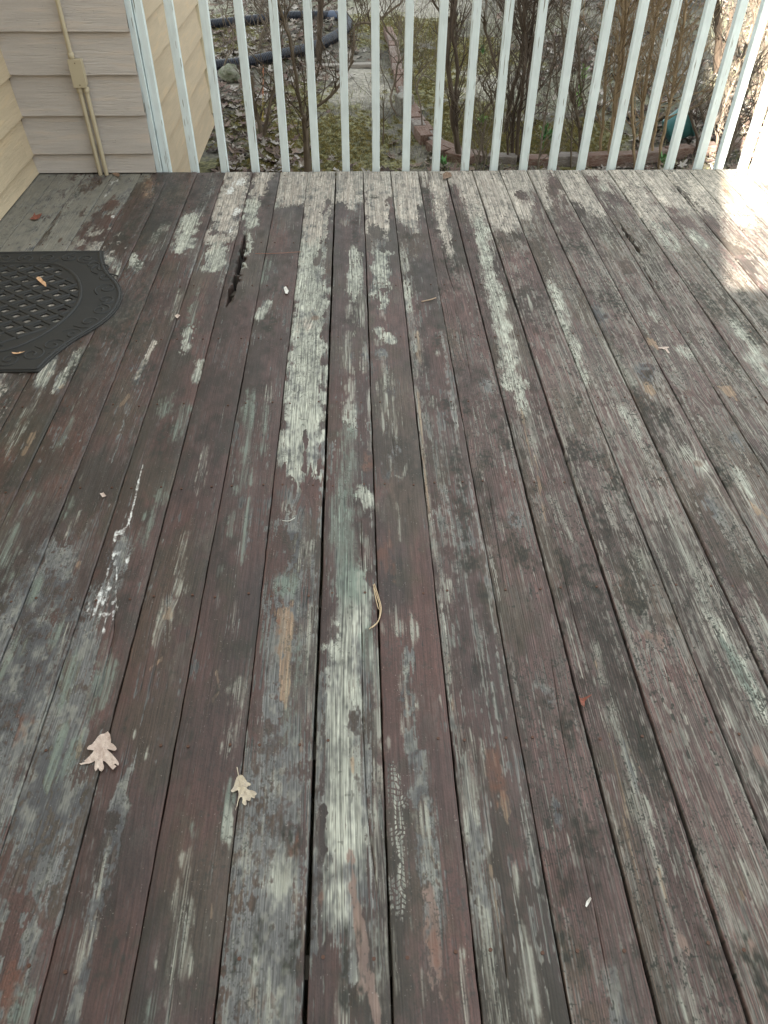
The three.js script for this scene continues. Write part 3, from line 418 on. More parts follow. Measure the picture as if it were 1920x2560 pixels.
// ================================================================= RAILING
{
  const r = thing('deck_railing', 'white painted railing of square balusters along the deck edge', 'railing');
  const mats = [trimWhite, paintTex(23), paintTex(57)];
  const xs = [-0.8975, -0.753, -0.598, -0.438, -0.28, -0.122, 0.035, 0.193, 0.35, 0.506, 0.661, 0.816, 0.971, 1.126, 1.28, 1.44, 1.594, 1.751, 1.907, 2.018, 2.149];
  xs.forEach((x, i) => {
    const g = boxAt(x, x + 0.0385, -0.2, 1.0, -0.0675, -0.029, 0.002); uvFit(g, 1.2);
    const p = g.attributes.position, l = 0.004 * vn(i * 3.3, 1), l2 = 0.003 * vn(i * 5.1, 9); for (let q = 0; q < p.count; q++) p.setX(q, p.getX(q) + l * p.getY(q) + l2 * 0.4);
    part(r, 'baluster', g, mats[i % 3]);
  });
  part(r, 'top_rail', boxAt(-0.92, 2.27, 1.0, 1.038, -0.11, 0.03, 0.004), mats[1]);
  const post = part(r, 'corner_post', uvFit(boxAt(2.176, 2.266, -0.003, 1.0, 0.0175, 0.1195, 0.003), 1.2), mats[2]); post.position.y = 0.004;
  for (let i = 0; i < 8; i++) { const z = 0.30 + i * 0.155; part(r, 'baluster', uvFit(boxAt(2.479, 2.517, -0.2, 1.0, z, z + 0.0385, 0.002), 1.2), mats[i % 3]); }
  part(r, 'side_rail', boxAt(2.43, 2.57, 1.0, 1.038, -0.1, 1.6, 0.004), mats[1]);
}
console.log('house');

// ================================================================= DOORMAT
{
  const mat = std({ color: srgb(43, 43, 42), roughness: 0.6, bumpMap: dataTex(128, 128, (x, y, d, i) => { d[i] = d[i + 1] = d[i + 2] = 128 + 50 * vn(x / 2.2, y / 2.2) + 40 * vn(x / 9, y / 9); }, false), bumpScale: 0.0006 });
  const cxm = -1.64, half = [[-0.976, -0.468], [-0.968, -0.43], [-0.955, -0.385], [-0.934, -0.325], [-0.905, -0.262], [-0.872, -0.21], [-0.836, -0.145], [-0.813, -0.075], [-0.806, 0.0]];
  const right = [...half, ...half.slice(0, -1).reverse().map(([x, z]) => [x, -z])];
  const spl = new THREE.CatmullRomCurve3(right.map(([x, z]) => new THREE.Vector3(x, z, 0))).getPoints(60).map(p => new THREE.Vector2(p.x, -(p.y)));
  const out = [new THREE.Vector2(-1.525, 0.462), ...spl, new THREE.Vector2(-1.525, -0.462)];
  const sh = new THREE.Shape(out);
  const inside = (x, z) => { const e = x > -1.0 ? 1 - ((x + 1.30) / 0.36) ** 2 : 1; return x < -0.975 && x > -1.50 && Math.abs(z) < 0.34 - Math.max(0, (x + 1.17)) * 1.15; };
  for (let i = -12; i <= 12; i++) for (let j = -12; j <= 12; j++) if (((i + j) & 1) === 0) {
    const x = -1.225 + i * 0.0533, z = -0.279 + 0.0 + j * 0.0404; if (!inside(x, z)) continue;
    const hp = new THREE.Path(), a = 0.0215, b = 0.0162; hp.moveTo(x + a, -z); hp.quadraticCurveTo(x + a * 0.55, -z + b * 0.7, x, -z + b); hp.quadraticCurveTo(x - a * 0.55, -z + b * 0.7, x - a, -z); hp.quadraticCurveTo(x - a * 0.55, -z - b * 0.7, x, -z - b); hp.quadraticCurveTo(x + a * 0.55, -z - b * 0.7, x + a, -z); sh.holes.push(hp);
  }
  const m = thing('doormat', 'black rubber doormat with diamond holes and scroll border', 'doormat'); m.position.set(0, 0.0022, 1.411);
  const g = new THREE.ExtrudeGeometry(sh, { depth: 0.004, bevelEnabled: true, bevelThickness: 0.0012, bevelSize: 0.0012, bevelSegments: 1, curveSegments: 3 }); g.rotateX(-Math.PI / 2); part(m, 'base_sheet', g, mat);
  const flat = (pts, r) => { const q = tubeGeo(pts.map(([x, z]) => new THREE.Vector3(x, 0, z)), r, 6); q.scale(1, 0.62, 1); q.translate(0, 0.0055, 0); return q; };
  const rimPts = new THREE.CatmullRomCurve3(right.map(([x, z]) => new THREE.Vector3(x, 0, z))).getPoints(70).map(p => [p.x - 0.012, p.z * 0.975]);
  part(m, 'rim', flat([[-1.52, -0.452], ...rimPts, [-1.52, 0.452]], 0.007), mat);
  const inn = [[-1.52, -0.352], [-1.2, -0.352], [-1.12, -0.325], [-1.04, -0.24], [-0.985, -0.12], [-0.965, 0], [-0.985, 0.12], [-1.04, 0.24], [-1.12, 0.325], [-1.2, 0.352], [-1.52, 0.352]];
  part(m, 'inner_rim', flat(new THREE.CatmullRomCurve3(inn.map(([x, z]) => new THREE.Vector3(x, 0, z))).getPoints(60).map(p => [p.x, p.z]), 0.008), mat);
  // diagonal ribs of the lattice, rising between the holes
  const ribs = []; for (const sg of [-1, 1]) for (let q = -14; q <= 14; q++) { const pts = []; for (let t = -60; t <= 60; t++) { const i = t * 0.2, x = -1.225 + 0.0533 * (i + 0.0) , z = -0.279 + 0.0404 * (sg * i + q * 2 + 1); if (inside(x, z)) pts.push([x, z]); } if (pts.length > 3) ribs.push(flat([pts[0], pts[Math.floor(pts.length / 2)], pts[pts.length - 1]], 0.0062)); }
  part(m, 'lattice_ribs', mergeGeometries(ribs), mat);
  const spiral = (cx, cz, r0, turns, a0, dir, tail) => { const pts = []; for (let i = 0; i <= 26; i++) { const t = i / 26, a = a0 + dir * t * turns * Math.PI * 2, r = lerp(r0, r0 * 0.16, t); pts.push([cx + Math.cos(a) * r, cz + Math.sin(a) * r]); } if (tail) pts.unshift(...tail); return flat(pts, 0.0042); };
  const S2 = [[-0.945, -0.30, 0.034, 1.3, 2.2, 1], [-0.905, -0.215, 0.026, 1.2, -1, -1], [-0.885, -0.12, 0.034, 1.3, 2.6, 1], [-0.868, -0.03, 0.026, 1.2, 1.2, -1], [-0.868, 0.05, 0.03, 1.3, -1.2, 1], [-0.89, 0.14, 0.034, 1.3, 2.0, -1], [-0.925, 0.225, 0.028, 1.2, -2, 1], [-0.975, 0.30, 0.036, 1.4, 1, -1], [-1.03, 0.36, 0.032, 1.3, -1, 1], [-1.10, 0.395, 0.03, 1.3, 2, -1], [-1.19, 0.40, 0.03, 1.3, -1, 1], [-1.28, 0.40, 0.03, 1.3, 2, -1], [-1.37, 0.40, 0.03, 1.3, -1, 1], [-1.03, -0.39, 0.032, 1.3, 1, 1], [-1.10, -0.40, 0.028, 1.3, -2, -1], [-1.19, -0.40, 0.03, 1.3, 1, 1], [-1.28, -0.40, 0.03, 1.3, -2, -1], [-1.37, -0.40, 0.03, 1.3, 1, 1], [-0.99, -0.33, 0.022, 1.1, 0, -1]];
  for (const [x, z, r0, t, a, d] of S2) { const r = r0 * 1.3; part(m, 'scroll', spiral(x, z, r, t, a, d, [[x + Math.cos(a) * r * 1.0 - d * Math.sin(a) * -0.03, z + Math.sin(a) * r + d * Math.cos(a) * -0.03]]), mat); }
  shade(m);
}

// ================================================================= LITTER ON THE DECK
const tess = new TessellateModifier(0.006, 5);
function leafFrom(pxs, ox, oy, sc, y, curl, veinFrom, veinTo) { // outline traced in the photo, laid on the deck
  const P = []; for (let i = 0; i < pxs.length; i += 2) { const q = pix(ox + pxs[i] / sc, oy + pxs[i + 1] / sc, 1, y); P.push(q); }
  const c = P.reduce((a, b) => a.add(b), new THREE.Vector3()).multiplyScalar(1 / P.length);
  let g = new THREE.ShapeGeometry(new THREE.Shape(P.map(p => new THREE.Vector2(p.x - c.x, -(p.z - c.z))))).toNonIndexed();
  g = tess.modify(g); g.rotateX(-Math.PI / 2);
  const a = g.attributes.position; let R = 0; for (let i = 0; i < a.count; i++) R = Math.max(R, Math.hypot(a.getX(i), a.getZ(i)));
  for (let i = 0; i < a.count; i++) { const x = a.getX(i), z = a.getZ(i), d = Math.hypot(x, z) / R; a.setY(i, 0.0016 + curl * d * d * (0.55 + 0.5 * vn(x / R * 2.2 + 4, z / R * 2.2 + c.x * 50)) + 0.0012 * vn(x * 160, z * 160)); }
  const u = g.attributes.uv; for (let i = 0; i < a.count; i++) u.setXY(i, a.getX(i) / 0.05, a.getZ(i) / 0.05);
  g.computeVertexNormals(); return { g, c };
}
const leafTex = (cA, cB, seed) => std({ side: THREE.DoubleSide, roughness: 0.75, map: dataTex(128, 128, (x, y, d, i) => { const t = clamp(0.5 + 0.6 * fbm3(x / 20 + seed, y / 20)), s = 1 + 0.05 * vn(x / 2, y / 2) - 0.25 * sst(0.82, 0.95, vn(x / 4 + seed, y / 4)); for (let q = 0; q < 3; q++) d[i + q] = clamp(lerp(cA[q], cB[q], t) * s, 0, 255); }), bumpMap: dataTex(128, 128, (x, y, d, i) => { const r = Math.abs(vn(x / 16 + seed, y / 16)); d[i] = d[i + 1] = d[i + 2] = 120 + 60 * sst(0.12, 0, r) + 30 * vn(x / 5, y / 5); }, false), bumpScale: 0.0006 });
const tanLeaf = leafTex([208, 190, 176], [186, 164, 152], 3), paleLeaf = leafTex([206, 192, 166], [180, 166, 150], 9), redLeaf = leafTex([150, 84, 66], [110, 66, 52], 5), orangeLeaf = leafTex([222, 182, 142], [196, 150, 112], 6), brownLeaf = leafTex([150, 124, 100], [108, 84, 68], 8), whiteChip = leafTex([228, 224, 216], [206, 200, 190], 2);
function addLeaf(name, label, cat, mat, pxs, ox, oy, sc, curl, y = 0.002, stem, group) {
  const { g, c } = leafFrom(pxs, ox, oy, sc, y, curl);
  const t = thing(name, label, cat, group); t.position.set(c.x, y, c.z); const m = part(t, 'blade', g, mat);
  if (stem) { const pts = []; for (let i = 0; i < stem.length; i += 2) { const q = pix(ox + stem[i] / sc, oy + stem[i + 1] / sc, 1, y); pts.push(new THREE.Vector3(q.x - c.x, 0.0035, q.z - c.z)); } part(t, 'stem', tubeGeo(pts, pts.map((_, i) => 0.0011 - 0.0006 * i / pts.length), 6), mat); }
  return t;
}
addLeaf('oak_leaf', 'broad pale pinkish oak leaf with a torn lobe tip', 'leaf', tanLeaf, [840, 290, 895, 370, 915, 480, 905, 550, 960, 580, 1020, 640, 1040, 690, 1000, 730, 940, 715, 870, 690, 810, 680, 850, 720, 930, 800, 1010, 890, 1070, 970, 1095, 1040, 1080, 1085, 1010, 1025, 975, 1050, 1040, 1095, 960, 1180, 920, 1140, 870, 1080, 820, 1020, 770, 965, 715, 945, 720, 1010, 745, 1080, 735, 1150, 690, 1195, 640, 1175, 605, 1110, 580, 1160, 545, 1190, 520, 1130, 530, 1030, 535, 950, 480, 980, 400, 1015, 300, 1030, 220, 1050, 170, 1010, 230, 1000, 330, 970, 270, 960, 340, 910, 410, 850, 470, 780, 510, 715, 440, 715, 380, 715, 360, 680, 400, 630, 480, 580, 540, 500, 610, 410, 680, 360, 760, 330], 180, 1800, 9.217, 0.012, 0.002, [835, 290, 760, 430, 690, 640, 650, 800, 630, 950]);
addLeaf('oak_leaf', 'smaller cream oak leaf with long stalk lying over a board gap', 'leaf', paleLeaf, [510, 570, 590, 555, 670, 590, 740, 690, 810, 780, 900, 820, 940, 860, 910, 900, 840, 920, 780, 960, 800, 1010, 870, 1050, 980, 1075, 1080, 1120, 1140, 1180, 1130, 1230, 1085, 1260, 1075, 1340, 1050, 1365, 990, 1330, 940, 1310, 930, 1400, 890, 1440, 830, 1425, 770, 1390, 790, 1560, 740, 1595, 680, 1560, 625, 1480, 650, 1400, 630, 1300, 575, 1300, 530, 1370, 500, 1470, 480, 1600, 430, 1700, 415, 1810, 405, 1750, 440, 1650, 465, 1500, 490, 1350, 515, 1200, 500, 1110, 480, 1060, 400, 1100, 320, 1140, 260, 1140, 250, 1090, 300, 1020, 350, 920, 380, 810, 415, 700, 450, 620], 560, 1900, 13.825, 0.010, 0.002, [455, 280, 480, 420, 510, 570, 560, 780, 600, 1000, 560, 1250]);
addLeaf('dry_leaf', 'folded orange tan leaf lying on the black doormat', 'leaf', orangeLeaf, [470, 510, 500, 490, 540, 500, 560, 530, 595, 555, 606, 625, 590, 622, 562, 585, 520, 552], 0, 600, 5.184, 0.006, 0.012);
addLeaf('leaf_sliver', 'thin pale leaf sliver on the lower edge of the doormat', 'leaf', orangeLeaf, [150, 1465, 230, 1460, 330, 1453, 262, 1474, 180, 1487], 0, 600, 5.184, 0.003, 0.012);
addLeaf('dry_leaf', 'curled brown leaf at the foot of the beige conduit', 'leaf', brownLeaf, [690, 110, 730, 95, 760, 108, 775, 130, 800, 128, 770, 112, 780, 98, 760, 82, 740, 90, 715, 100], 0, 400, 2.592, 0.02, 0.003);
addLeaf('dry_leaf', 'small red maple leaf on the grey painted boards by the wall', 'leaf', redLeaf, [195, 385, 215, 365, 225, 345, 235, 372, 262, 385, 275, 350, 245, 392, 215, 395], 0, 400, 2.592, 0.012, 0.003);
addLeaf('dry_leaf', 'small brown curled leaf at the deck edge under the balusters', 'leaf', brownLeaf, [1210, 95, 1235, 85, 1262, 92, 1270, 110, 1240, 118, 1215, 150, 1212, 120], 640, 400, 2.592, 0.025, 0.003);
addLeaf('dry_leaf', 'rusty leaf scrap caught in a gap between worn boards', 'leaf', redLeaf, [428, 625, 442, 640, 485, 632, 515, 625, 490, 642, 470, 660, 468, 700, 445, 705, 440, 660], 1280, 1500, 2.592, 0.012, 0.004);
addLeaf('paint_flake', 'white paint flake near the long pale board', 'paint flake', whiteChip, [180, 830, 195, 822, 212, 850, 205, 870, 190, 868], 640, 400, 2.592, 0.003);
addLeaf('paint_flake', 'pinkish paint flake on the dark board left of the rotten split', 'paint flake', tanLeaf, [1135, 1008, 1150, 1000, 1168, 1010, 1150, 1030, 1138, 1022], 0, 400, 2.592, 0.003);
addLeaf('paint_flake', 'pale square flake above the white droppings', 'paint flake', tanLeaf, [648, 712, 672, 706, 690, 730, 665, 738], 0, 960, 2.592, 0.002);
addLeaf('paint_flake', 'white sliver on the dark worn board beside a wide gap', 'paint flake', whiteChip, [473, 640, 482, 605, 505, 580, 512, 592, 498, 622, 480, 648], 1280, 2020, 2.592, 0.002);
addLeaf('paint_flake', 'pale twig-like scrap pair on the worn board under the dark stain', 'paint flake', tanLeaf, [945, 1215, 1015, 1212, 1018, 1220, 1000, 1222, 1022, 1250, 1010, 1258, 990, 1228, 948, 1222], 1280, 400, 2.592, 0.003);
function wire(name, label, cat, col, lists, r) { const t = thing(name, label, cat); for (const l of lists) { const pts = []; for (let i = 0; i < l.length; i += 2) { const q = pix(l[i], l[i + 1], 1, 0.003); q.y = 0.0035 + 0.003 * Math.sin(i * 1.3) ** 2; pts.push(q); } part(t, 'needle', tubeGeo(new THREE.CatmullRomCurve3(pts).getPoints(18), r, 6), std({ color: col, roughness: 0.6 })); } }
wire('pine_needles', 'bundle of dry pine needles lying across a board gap', 'pine needles', srgb(206, 182, 148), [[933, 1462, 942, 1490, 950, 1522, 945, 1555, 923, 1574], [936, 1460, 946, 1492, 953, 1525, 944, 1558, 930, 1571], [934, 1470, 940, 1500, 946, 1525]], 0.0011);
wire('pine_needles', 'thin red brown needle across boards below the railing', 'pine needles', srgb(150, 104, 88), [[638, 634, 690, 634, 752, 631]], 0.0012);
wire('twig', 'short pale twig on brown board right of centre', 'twig', srgb(176, 150, 124), [[1054, 754, 1075, 750, 1090, 746]], 0.0022);
wire('grass_stem', 'thin curved white fibre on the grey board', 'fibre', srgb(210, 210, 200), [[706, 1302, 722, 1303, 738, 1296]], 0.0011);
console.log('litter');

// ================================================================= YARD
const gAt = (u, v, y = GY) => pix(u, v, 1, y);
const hgt = (x, z) => GY + 0.035 * vn(x * 0.9, z * 0.9) + 0.012 * vn(x * 4, z * 4) + 0.05 * sst(0.5, 2.2, x) * sst(-1.2, -2.4, z);
const mossSpots = [[760, 380, .5], [640, 300, .5], [690, 250, .45], [840, 400, .5], [850, 330, .4], [600, 110, .5], [580, 60, .5], [1130, 330, .45], [1240, 340, .5], [1180, 300, .4], [1060, 240, .35], [1060, 190, .4], [1080, 140, .4], [1000, 90, .5], [1150, 110, .4], [1330, 340, .45], [1380, 370, .4], [1050, 60, .5], [960, 60, .6], [520, 425, .4], [1470, 350, .4], [1260, 370, .4], [1200, 150, .5], [700, 420, .4]].map(([u, v, r]) => { const q = gAt(u, v); return [q.x, q.z, r]; });
const moss = (x, z) => { let m = 0; for (const [a, b, r] of mossSpots) { const d = Math.hypot(x - a, (z - b) * 0.8) / r; if (d < 1.6) m = Math.max(m, 1.25 - d + 0.45 * fbm3(x * 5, z * 5) + 0.3 * vn(x * 22, z * 22)); } return sst(0.1, 0.7, m); };
const sandy = [[1180, 225, .5], [900, 240, .5], [1000, 20, 1.2], [540, 5, 1.0], [880, 190, .4], [1190, 195, .4]].map(([u, v, r]) => { const q = gAt(u, v); return [q.x, q.z, r]; });
const GX0 = -6, GX1 = 8, GZ0 = -13, GZ1 = 0.6;
{
  const w = 2048, h = 2048;
  const bm = new Uint8Array(w * h * 4);
  const map = dataTex(w, h, (px, py, d, i) => {
    const x = lerp(GX0, GX1, px / w), z = lerp(GZ1, GZ0, py / h);
    const a = fbm3(x * 2.2, z * 2.2), b = fbm3(x * 13, z * 13), c = fbm2(x * 48, z * 48), e = vn(x * 95, z * 95);
    let R = 128, G = 121, B = 108; const k = clamp(0.5 + 0.45 * a + 0.35 * b); R = lerp(66, 116, k); G = lerp(62, 110, k); B = lerp(54, 98, k);
    let s = 0; for (const [sx, sz, r] of sandy) s = Math.max(s, sst(1.1, 0.4, Math.hypot(x - sx, z - sz) / r + 0.35 * b)); R = lerp(R, 170, s * 0.7); G = lerp(G, 163, s * 0.7); B = lerp(B, 150, s * 0.7);
    const m = moss(x, z); const mk = clamp(0.5 + 0.5 * c + 0.3 * e); R = lerp(R, lerp(80, 132, mk), m * 0.75); G = lerp(G, lerp(79, 126, mk), m * 0.75); B = lerp(B, lerp(48, 78, mk), m * 0.75);
    const g2 = sst(0.1, 0.7, fbm2(x * 1.4 + 9, z * 1.4)) * (1 - m) * 0.35; R = lerp(R, 138, g2); G = lerp(G, 142, g2); B = lerp(B, 112, g2);
    const l = 1 + 0.14 * c + 0.13 * e; d[i] = clamp(R * l, 0, 255); d[i + 1] = clamp(G * l, 0, 255); d[i + 2] = clamp(B * l, 0, 255);
    bm[i] = bm[i + 1] = bm[i + 2] = clamp(128 + 50 * b + 45 * c + 30 * e, 0, 255); bm[i + 3] = 255;
  });
  const nx = 180, nz = 180, g = new THREE.PlaneGeometry(GX1 - GX0, GZ1 - GZ0, nx, nz); g.rotateX(-Math.PI / 2); g.translate((GX0 + GX1) / 2, 0, (GZ0 + GZ1) / 2);
  const p = g.attributes.position; for (let i = 0; i < p.count; i++) p.setY(i, hgt(p.getX(i), p.getZ(i))); g.computeVertexNormals();
  const m = new THREE.Mesh(g, std({ map, bumpMap: mkTex(bm, w, h, false), bumpScale: 0.012, roughness: 0.97 })); m.name = 'ground'; m.userData.kind = 'structure'; m.receiveShadow = m.castShadow = true; scene.add(m);
  const f = new THREE.Mesh(new THREE.CircleGeometry(160, 48), std({ color: srgb(128, 122, 104), roughness: 1 })); f.rotation.x = -Math.PI / 2; f.position.y = GY - 0.12; f.name = 'terrain'; f.userData.kind = 'structure'; f.receiveShadow = f.castShadow = true; scene.add(f);
}
// ---- leaf litter, moss tufts and thin grass: uncountable
const leafGeos = [0, 1, 2].map(s => { // lobed, curled dead leaf about 7 cm long
  const r = mulberry(40 + s), pts = [], n = 22; for (let i = 0; i < n; i++) { const a = i / n * Math.PI * 2, R = 0.034 * (0.75 + 0.3 * Math.cos(a * (5 + s) + s) + 0.12 * r()) * (1 + 0.45 * Math.abs(Math.cos(a))); pts.push(new THREE.Vector2(Math.cos(a) * R, Math.sin(a) * R * 0.72)); }
  const pos = [0, 0, 0], idx = []; pts.forEach((q, i) => { pos.push(q.x * 0.5, 0, q.y * 0.5); }); pts.forEach(q => pos.push(q.x, 0, q.y));
  for (let i = 0; i < n; i++) { const a = 1 + i, b = 1 + (i + 1) % n; idx.push(0, b, a, a, b, a + n, b, b + n, a + n); }
  for (let i = 0; i < pos.length; i += 3) { const x = pos[i], z = pos[i + 2]; pos[i + 1] = 9 * z * z + (s === 1 ? -6 : 7) * x * x * (x > 0 ? 1 : 0.4) + 0.004 * vn(x * 90 + s * 9, z * 90); }
  const g = new THREE.BufferGeometry(); g.setAttribute('position', new THREE.Float32BufferAttribute(pos, 3)); g.setIndex(idx); g.computeVertexNormals(); return g;
});
function scatter(name, label, cat, geo, mat, n, seed, fn, cols) {
  const im = new THREE.InstancedMesh(geo, mat, n), r = mulberry(seed), M = new THREE.Matrix4(), q = new THREE.Quaternion(), e = new THREE.Euler(); let k = 0, guard = 0;
  while (k < n && guard++ < n * 40) { const o = fn(r); if (!o) continue; e.set(o.rx, o.ry, o.rz, 'YXZ'); q.setFromEuler(e); M.compose(new THREE.Vector3(o.x, o.y, o.z), q, new THREE.Vector3(o.s, o.s * (o.sy || 1), o.s)); im.setMatrixAt(k, M); im.setColorAt(k, cols(r, o)); k++; }
  im.count = k; im.castShadow = im.receiveShadow = true; im.userData.kind = 'stuff'; im.userData.label = label; im.userData.category = cat; im.name = name; scene.add(im); return im;
}
const inView = (r) => { const v = r() * 440, u = 400 + r() * 1550, q = gAt(u, v); return q; };       // even in the picture: nearer ground gets as many
const worldPick = (r) => { const z = -0.3 - 9.2 * Math.pow(r(), 1.5), x = lerp(-1.3 + 0.05 * z, 2.6 - 0.42 * z, r()); return { x, z }; };
const leafDens = (x, z) => { const a = fbm2(x * 0.9 + 5, z * 0.9); let d = 0.25 + 0.5 * a; d += 0.95 * sst(0.9, -0.4, x + 0.12 * z + 0.8) ; d += 0.4 * sst(-2.2, -1.0, z); d += 0.35 * sst(1.2, 2.2, x); d -= 0.55 * moss(x, z); for (const [sx, sz, R] of sandy) d -= 0.5 * sst(1, 0.4, Math.hypot(x - sx, z - sz) / R); return d; };
const litterCols = [[120, 103, 91], [90, 74, 64], [140, 130, 120], [70, 58, 52], [158, 150, 142], [104, 85, 77]].map(c => srgb(...c));
const inHouse = (x, z) => x < -0.86 && z > -1.66;
leafGeos.forEach((g, s) => scatter('leaf_litter', ['scattered curled brown oak leaves covering the yard soil', 'scattered arched dead leaves covering the yard soil', 'scattered flat grey leaves covering the yard soil'][s], 'leaves', g, std({ color: 0xffffff, roughness: 0.85, side: THREE.DoubleSide }), 2600, 300 + s, r => { const { x, z } = worldPick(r); if (inHouse(x, z) || r() > leafDens(x, z)) return null; return { x, z, y: hgt(x, z) + 0.006 + 0.02 * r(), rx: (r() - 0.5) * 0.9, rz: (r() - 0.5) * 0.9, ry: r() * 6.28, s: 0.4 + 0.85 * r() }; }, r => litterCols[Math.floor(r() * 6)].clone().multiplyScalar(0.85 + 0.3 * r())));
const blade = (() => { const pos = [-0.0012, 0, 0, 0.0012, 0, 0, -0.0009, 0.025, 0.004, 0.0009, 0.025, 0.004, 0, 0.045, 0.014], g = new THREE.BufferGeometry(); g.setAttribute('position', new THREE.Float32BufferAttribute(pos, 3)); g.setIndex([0, 1, 2, 1, 3, 2, 2, 3, 4]); g.computeVertexNormals(); return g; })();
scatter('grass', 'thin dry grass and weeds over the yard', 'grass', blade, std({ roughness: 0.9, side: THREE.DoubleSide }), 36000, 401, r => { const { x, z } = worldPick(r); if (inHouse(x, z)) return null; const d = 0.3 + 0.6 * fbm2(x * 1.7 + 3, z * 1.7) + 0.4 * sst(0.2, 1.4, x); if (r() > d) return null; return { x, z, y: hgt(x, z) - 0.002, rx: (r() - 0.5) * 1.2, rz: (r() - 0.5) * 1.2, ry: r() * 6.28, s: 0.5 + 0.9 * r() }; }, (r) => { const t = r(); return t < 0.45 ? srgb(166, 158, 132).multiplyScalar(0.7 + 0.4 * r()) : t < 0.75 ? srgb(128, 132, 84) : srgb(108, 98, 84); });
const tuft = (() => { const g = []; const r = mulberry(8); for (let i = 0; i < 6; i++) { const c = new THREE.ConeGeometry(0.0022, 0.014, 4, 1, true); c.translate(0, 0.006, 0); c.rotateX((r() - 0.5) * 1.3); c.rotateZ((r() - 0.5) * 1.3); c.translate((r() - 0.5) * 0.014, 0, (r() - 0.5) * 0.014); g.push(c); } return mergeGeometries(g); })();
scatter('moss', 'yellow green moss growing in patches on the soil', 'moss', tuft, std({ roughness: 0.95 }), 15000, 402, r => { const c = mossSpots[Math.floor(r() * mossSpots.length)], a = r() * 6.28, R = c[2] * 1.3 * Math.sqrt(r()), x = c[0] + Math.cos(a) * R, z = c[1] + Math.sin(a) * R; if (inHouse(x, z) || r() > moss(x, z)) return null; return { x, z, y: hgt(x, z) - 0.001, rx: 0, rz: 0, ry: r() * 6.28, s: 0.7 + 0.9 * r() }; }, r => { const t = r(); return srgb(lerp(82, 138, t), lerp(78, 122, t), lerp(46, 66, t)); });
console.log('ground');

// ---- corrugated drain pipe: comes along the wall, turns and goes back
{
  const c = new THREE.CatmullRomCurve3([[440, 168], [540, 160], [620, 152], [700, 138], [775, 115], [835, 90], [868, 66], [858, 44], [815, 36], [740, 37], [640, 48], [540, 56], [420, 66]].map(([u, v]) => { const q = gAt(u, v, GY + 0.05); q.y = GY + 0.04 + 0.01 * Math.sin(u * 0.03); return q; }));
  const L = c.getLength(), rib = 0.0175, n = Math.floor(L / rib), pts = [], rad = [];
  for (let i = 0; i < n; i++) for (const [f, r] of [[0, 0.044], [0.18, 0.052], [0.62, 0.052], [0.8, 0.044]]) { const t = (i + f) / n; pts.push(c.getPointAt(t)); rad.push(r); }
  const m = std({ color: srgb(28, 32, 44), roughness: 0.45 });
  const t = thing('drain_pipe', 'black corrugated plastic drain pipe curving over the leaf litter', 'pipe'); part(t, 'corrugated_tube', tubeGeo(pts, rad, 18), m);
  part(t, 'coupling', tubeGeo([0.575, 0.59, 0.61, 0.625].map(f => c.getPointAt(f)), 0.058, 18), std({ color: srgb(54, 66, 88), roughness: 0.5 }));
}
// ---- stones, board, bricks
function rock(seed, s) { const g = new THREE.IcosahedronGeometry(1, 3), p = g.attributes.position; for (let i = 0; i < p.count; i++) { const x = p.getX(i), y = p.getY(i), z = p.getZ(i), k = 1 + 0.22 * vn(x * 1.6 + seed, y * 1.6 + z * 1.3) + 0.08 * vn(x * 5 + seed, z * 5 + y * 4); p.setXYZ(i, x * k * s[0], y * k * s[1], z * k * s[2]); } g.computeVertexNormals(); return g; }
const stoneTex = (a, b, seed) => std({ roughness: 0.9, map: dataTex(128, 128, (x, y, d, i) => { const t = clamp(0.5 + 0.6 * fbm3(x / 14 + seed, y / 14)), s = 1 + 0.1 * vn(x / 2, y / 2); for (let q = 0; q < 3; q++) d[i + q] = clamp(lerp(a[q], b[q], t) * s, 0, 255); }), bumpMap: dataTex(128, 128, (x, y, d, i) => { d[i] = d[i + 1] = d[i + 2] = clamp(128 + 70 * fbm3(x / 9 + seed, y / 9), 0, 255); }, false), bumpScale: 0.004 });
const mossyStone = stoneTex([92, 98, 74], [136, 134, 122], 4), greyStone = stoneTex([150, 146, 136], [118, 114, 106], 7);
{ const q = gAt(575, 196); const o = thing('rock', 'rounded mossy rock in front of the corrugated pipe', 'rock', null, new THREE.Mesh(rock(3, [0.085, 0.075, 0.07]), mossyStone)); o.position.set(q.x, GY + 0.04, q.z); shade(o); }
{ const q = gAt(1005, 290); const o = thing('stone_block', 'squared grey stone block beside the brick edging', 'stone', null, new THREE.Mesh(new RoundedBoxGeometry(0.12, 0.15, 0.11, 3, 0.012), greyStone)); o.position.set(q.x + 0.02, GY + 0.07, q.z - 0.06); o.rotation.set(0.08, 0.5, 0.06); shade(o); }
{ const a = gAt(805, 172), b = gAt(930, 168); const o = thing('timber_offcut', 'weathered grey board lying flat on bare soil', 'board', null, new THREE.Mesh(new RoundedBoxGeometry(a.distanceTo(b), 0.03, 0.085, 2, 0.004), stoneTex([156, 148, 138], [128, 120, 112], 12))); o.position.set((a.x + b.x) / 2, GY + 0.02, (a.z + b.z) / 2); o.rotation.y = Math.atan2(-(b.z - a.z), b.x - a.x); shade(o); }
